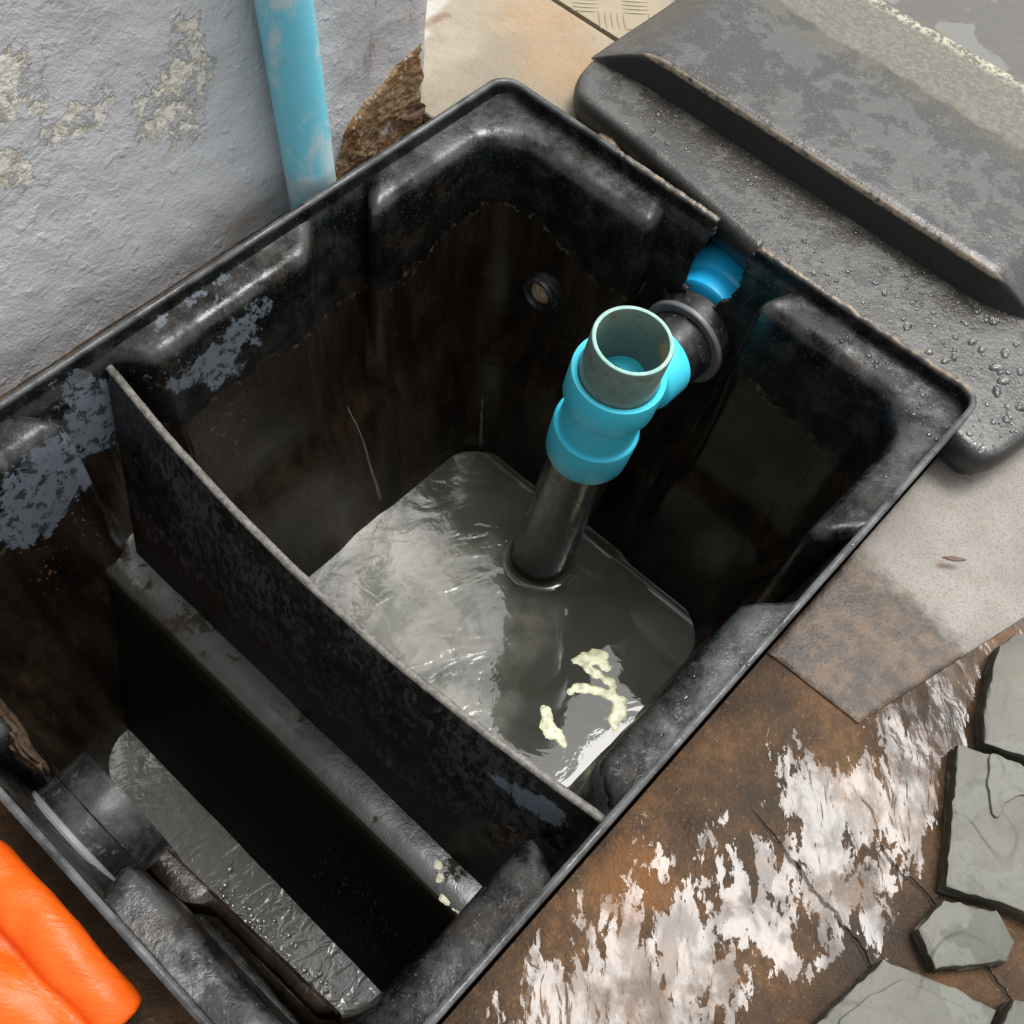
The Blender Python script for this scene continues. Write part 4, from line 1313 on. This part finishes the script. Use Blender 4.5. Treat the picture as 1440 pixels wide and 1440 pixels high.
def s_lid():
    while True:
        x, y = random.uniform(0.04, 0.46), random.uniform(0.54, 0.79)
        # drops gather on the right half and along the mossy line, in clumps
        w = 0.22 + 0.6 * sstep(x, 0.16, 0.42) if y < 0.655 else 0.30 + 0.6 * sstep(x, 0.1, 0.42)
        w *= 0.55 + 0.6 * max(0, mnoise.noise(Vector((x * 26, y * 26, 2))) + 0.35)
        if random.random() < w:
            return x, y, 0.45 + 0.55 * sstep(x, 0.2, 0.42)
drops_on(lid, 'water_drops', s_lid, 1150, 0.0008, 0.0034, ('flange', 'raised_panel'))
def drips():
    bm = bmesh.new()
    for (o3, d3, z0, z1, sway, r0) in (((0.25, 0.365), (-1, 0.02), -0.19, -0.312, 0.010, 0.0008), ((0.20, 0.36), (-0.7, 0.75), -0.262, -0.322, 0.002, 0.0009),
                                       ):
        prev = None
        n = 26
        for k in range(n + 1):
            t = k / n
            z = z0 + (z1 - z0) * t
            dv = Vector((d3[0], d3[1], 0)).normalized()
            sd_ = Vector((-dv.y, dv.x, 0))
            ok, loc, nrm, *_ = scene.ray_cast(dg, Vector((o3[0], o3[1], z)) - sd_ * (sway * t + 0.0008 * mnoise.noise(Vector((z * 90, o3[0] * 50, 0)))), dv)
            if not ok: prev = None; continue
            rr = r0 * (0.5 + 0.9 * t + 0.5 * mnoise.noise(Vector((z * 160, 3, o3[1] * 40)))) * (0.3 if k in (0, n) else 1)
            up_v = nrm.cross(sd_).normalized()
            tang = up_v.cross(nrm).normalized()
            cur = [bm.verts.new(loc + tang * rr * 1.4 * math.cos(a) + nrm * (rr * 0.8 * math.sin(a))) for a in np.linspace(0, math.pi, 7)]
            if prev:
                for q in range(6):
                    bm.faces.new((prev[q], prev[q + 1], cur[q + 1], cur[q]))
            prev = cur
    bmesh.ops.recalc_face_normals(bm, faces=bm.faces)
    me = bpy.data.meshes.new('water_drips'); bm.to_mesh(me); bm.free()
    tag(link_mesh('water_drips', me, M['drip'], tank), kind='stuff')
drips()
def s_rim():
    if random.random() < 0.6:
        return random.uniform(0.30, 0.41), random.uniform(0.525, 0.565), 0.6
    return random.uniform(0.388, 0.415), random.uniform(0.22, 0.53), 0.7
drops_on(tank, 'water_drops', s_rim, 300, 0.0005, 0.0022, ('tank_shell',))

# ------------------------------------------------------------------ slate flags at the right
def flag(pts, label, zt=-0.0420, zb=-0.0545, tilt=(0, 0)):
    q = resample(pts, 0.004, smooth=0)
    q = np.array([(x + 0.0009 * mnoise.noise(Vector((x * 90, y * 90, 0))) + 0.0004 * mnoise.noise(Vector((x * 300, y * 300, 1))),
                   y + 0.0009 * mnoise.noise(Vector((x * 90, y * 90, 7))) + 0.0004 * mnoise.noise(Vector((x * 300, y * 300, 5)))) for x, y in q])
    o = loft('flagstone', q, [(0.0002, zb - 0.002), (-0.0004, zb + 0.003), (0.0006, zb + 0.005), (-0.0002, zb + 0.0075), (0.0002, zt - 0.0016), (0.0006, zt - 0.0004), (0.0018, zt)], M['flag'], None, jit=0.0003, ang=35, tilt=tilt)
    tag(o, label, 'flagstone', 'loose slate flagstones on the wet ground')
    return o
flag([(0.5125, 0.452), (0.5165, 0.467), (0.66, 0.56), (0.68, 0.44), (0.556, 0.4010), (0.5375, 0.3925), (0.527, 0.408)], 'slate flagstone at the right edge, furthest back, touching the big one')
big = flag([(0.5260, 0.3815), (0.558, 0.3965), (0.66, 0.395), (0.66, 0.338), (0.595, 0.3240), (0.5625, 0.3075)], 'large grey-green slate flagstone with a flaked layer edge, second from the back', tilt=(0.01, 0.0))
flag([(0.5655, 0.3020), (0.590, 0.3170), (0.6045, 0.3095), (0.606, 0.298), (0.580, 0.2690), (0.5630, 0.2795)], 'small five-sided slate flagstone in front of the large one', zt=-0.0440)
low = flag([(0.5575, 0.2535), (0.585, 0.265), (0.613, 0.2730), (0.615, 0.262), (0.70, 0.14), (0.64, 0.10), (0.5430, 0.1900), (0.549, 0.204)], 'broad slate flagstone at the bottom edge with dark wet rim')
flag([(0.6185, 0.2680), (0.6170, 0.2830), (0.640, 0.306), (0.70, 0.31), (0.72, 0.20)], 'slate flagstone in the bottom right corner, mostly out of the frame')

def flake(parent, pts, z):
    q = resample(pts, 0.003, smooth=1)
    q = np.array([(x + 0.0016 * mnoise.noise(Vector((x * 110, y * 110, 4))) + 0.0005 * mnoise.noise(Vector((x * 400, y * 400, 1))),
                   y + 0.0016 * mnoise.noise(Vector((x * 110, y * 110, 9))) + 0.0005 * mnoise.noise(Vector((x * 400, y * 400, 5)))) for x, y in q])
    loft('flaked_layer', q, [(0.0, z - 0.002), (0.0001, z + 0.0006), (0.0006, z + 0.0010)], M['flag'], parent, ang=35)
flake(big, [(0.5425, 0.3905), (0.5475, 0.3764), (0.5541, 0.3665), (0.5628, 0.3575), (0.5656, 0.3596), (0.5631, 0.3697), (0.5693, 0.3811), (0.59, 0.388), (0.572, 0.396), (0.5576, 0.3935)], -0.0418)
flake(low, [(0.5700, 0.2530), (0.5620, 0.2350), (0.5560, 0.2150), (0.5600, 0.1980), (0.63, 0.13), (0.675, 0.15), (0.61, 0.255), (0.60, 0.2620)], -0.0420)
flake(low, [(0.5900, 0.2400), (0.585, 0.222), (0.600, 0.205), (0.64, 0.16), (0.66, 0.165), (0.62, 0.235)], -0.0412)

# ------------------------------------------------------------------ orange glove outside the near rim
def tube(bm, pts, radii, seg=20, cap=True, flat=1.0):
    rings = []
    n = len(pts)
    P_ = [Vector(p) for p in pts]
    for i in range(n):
        d_ = (P_[min(i + 1, n - 1)] - P_[max(i - 1, 0)]).normalized()
        side = d_.cross(Vector((0, 0, 1))).normalized()
        upv = side.cross(d_)
        rings.append([bm.verts.new(P_[i] + side * math.cos(2 * math.pi * k / seg) * radii[i] + upv * math.sin(2 * math.pi * k / seg) * radii[i] * flat) for k in range(seg)])
    for i in range(n - 1):
        for k in range(seg):
            bm.faces.new((rings[i][k], rings[i][(k + 1) % seg], rings[i + 1][(k + 1) % seg], rings[i + 1][k]))
    bm.faces.new(rings[0][::-1]); bm.faces.new(rings[-1])
def curve(pts, rad, k=8):
    """Catmull-Rom through points and radii"""
    q = [np.array((*p, r)) for p, r in zip(pts, rad)]
    q = [2 * q[0] - q[1]] + q + [2 * q[-1] - q[-2]]
    out = []
    for i in range(1, len(q) - 2):
        for j in range(k):
            t = j / k
            out.append(0.5 * ((2 * q[i]) + (-q[i - 1] + q[i + 1]) * t + (2 * q[i - 1] - 5 * q[i] + 4 * q[i + 1] - q[i + 2]) * t * t + (-q[i - 1] + 3 * q[i] - 3 * q[i + 1] + q[i + 2]) * t ** 3))
    out.append(q[-2])
    return [tuple(o[:3]) for o in out], [o[3] for o in out]
bm = bmesh.new()
GL = [([(0.190, -0.024, -0.036), (0.215, -0.0205, -0.024), (0.240, -0.0195, -0.019), (0.264, -0.0195, -0.021), (0.288, -0.0195, -0.028), (0.3055, -0.0190, -0.036)], [0.012, 0.0140, 0.0135, 0.0130, 0.0128, 0.0105], 0.85),
      ([(0.140, -0.050, -0.034), (0.180, -0.043, -0.024), (0.210, -0.039, -0.022), (0.238, -0.034, -0.030)], [0.026, 0.028, 0.024, 0.012], 0.8),
      ([(0.160, -0.098, -0.040), (0.205, -0.082, -0.034), (0.238, -0.063, -0.030), (0.262, -0.048, -0.031), (0.288, -0.046, -0.036), (0.306, -0.048, -0.042)], [0.030, 0.027, 0.0215, 0.0185, 0.018, 0.016], 0.8),
      ([(0.215, -0.100, -0.042), (0.255, -0.084, -0.036), (0.29, -0.076, -0.040)], [0.022, 0.022, 0.018], 0.8),
      ([(0.19, -0.060, -0.036), (0.225, -0.046, -0.033), (0.262, -0.034, -0.034)], [0.020, 0.016, 0.012], 0.8),
      ([(0.13, -0.10, -0.046), (0.20, -0.10, -0.044), (0.26, -0.092, -0.046)], [0.04, 0.04, 0.03], 0.5)]
for p, r, fl in GL:
    a, b = curve(p, r)
    tube(bm, a, b, seg=28, flat=fl)
for v in bm.verts:
    q = v.co
    v.co += Vector((0, 0.15, 1)) * (0.0020 * mnoise.noise(Vector((q.x * 28 + q.y * 40, q.y * 14 - q.x * 12, 3)))) + Vector((0, 0, 0.0008 * mnoise.noise(q * 90)))
me = bpy.data.meshes.new('rubber_glove'); bm.to_mesh(me); bm.free()
glove = link_mesh('rubber_glove', me, M['glove'])
bpy_origin(glove)
tag(glove, 'crumpled bright orange rubber glove lying against the near rim of the tank', 'glove')
rm = glove.modifiers.new('fuse', 'REMESH'); rm.mode = 'VOXEL'; rm.voxel_size = 0.0011; rm.use_smooth_shade = True
tx = bpy.data.textures.new('rubber_folds', 'CLOUDS'); tx.noise_scale = 0.034; tx.noise_depth = 1
dm = glove.modifiers.new('folds', 'DISPLACE'); dm.texture = tx; dm.texture_coords = 'LOCAL'; dm.strength = 0.006; dm.mid_level = 0.5
smo = glove.modifiers.new('soften', 'SMOOTH'); smo.iterations = 3; smo.factor = 0.5

# ------------------------------------------------------------------ small litter
p = lump('pebble', [((0.083, 0.6035, -0.040), (0.015, 0.011, 0.009))], M['peb'], None, 0.18, 4, 2)
tag(p, 'rounded brown stone wedged between the tank rim and the lid', 'stone')
def leaf(name, c, ln, wd, rz, tilt, label, curl=0.4):
    vs, fs = [], []
    for i in range(9):
        t = i / 8 * 2 - 1
        w = wd * (1 - t * t) ** 0.7
        for k, s in enumerate((-1, -0.4, 0.3, 1)):
            vs.append(Vector((t * ln, s * w, abs(s) * w * curl + 0.12 * ln * t * t)))
    R_ = Matrix.Rotation(rz, 3, 'Z') @ Matrix.Rotation(tilt, 3, 'X')
    vs = [Vector(c) + R_ @ v for v in vs]
    for i in range(8):
        for k in range(3):
            fs.append((i * 4 + k, i * 4 + k + 1, (i + 1) * 4 + k + 1, (i + 1) * 4 + k))
    o = mesh(name, vs, fs, M['leaf'])
    so = o.modifiers.new('thick', 'SOLIDIFY'); so.thickness = 0.0006
    tag(o, label, 'leaf')
leaf('dead_leaf', (0.4625, 0.4870, -0.0462), 0.008, 0.0016, math.radians(38), 0.2, 'thin dark dead leaf lying on the pale concrete')
leaf('dead_leaf', (-0.0415, 0.5180, -0.036), 0.013, 0.006, math.radians(80), 1.1, 'curled brown dead leaf caught at the broken foot of the wall', 0.9)
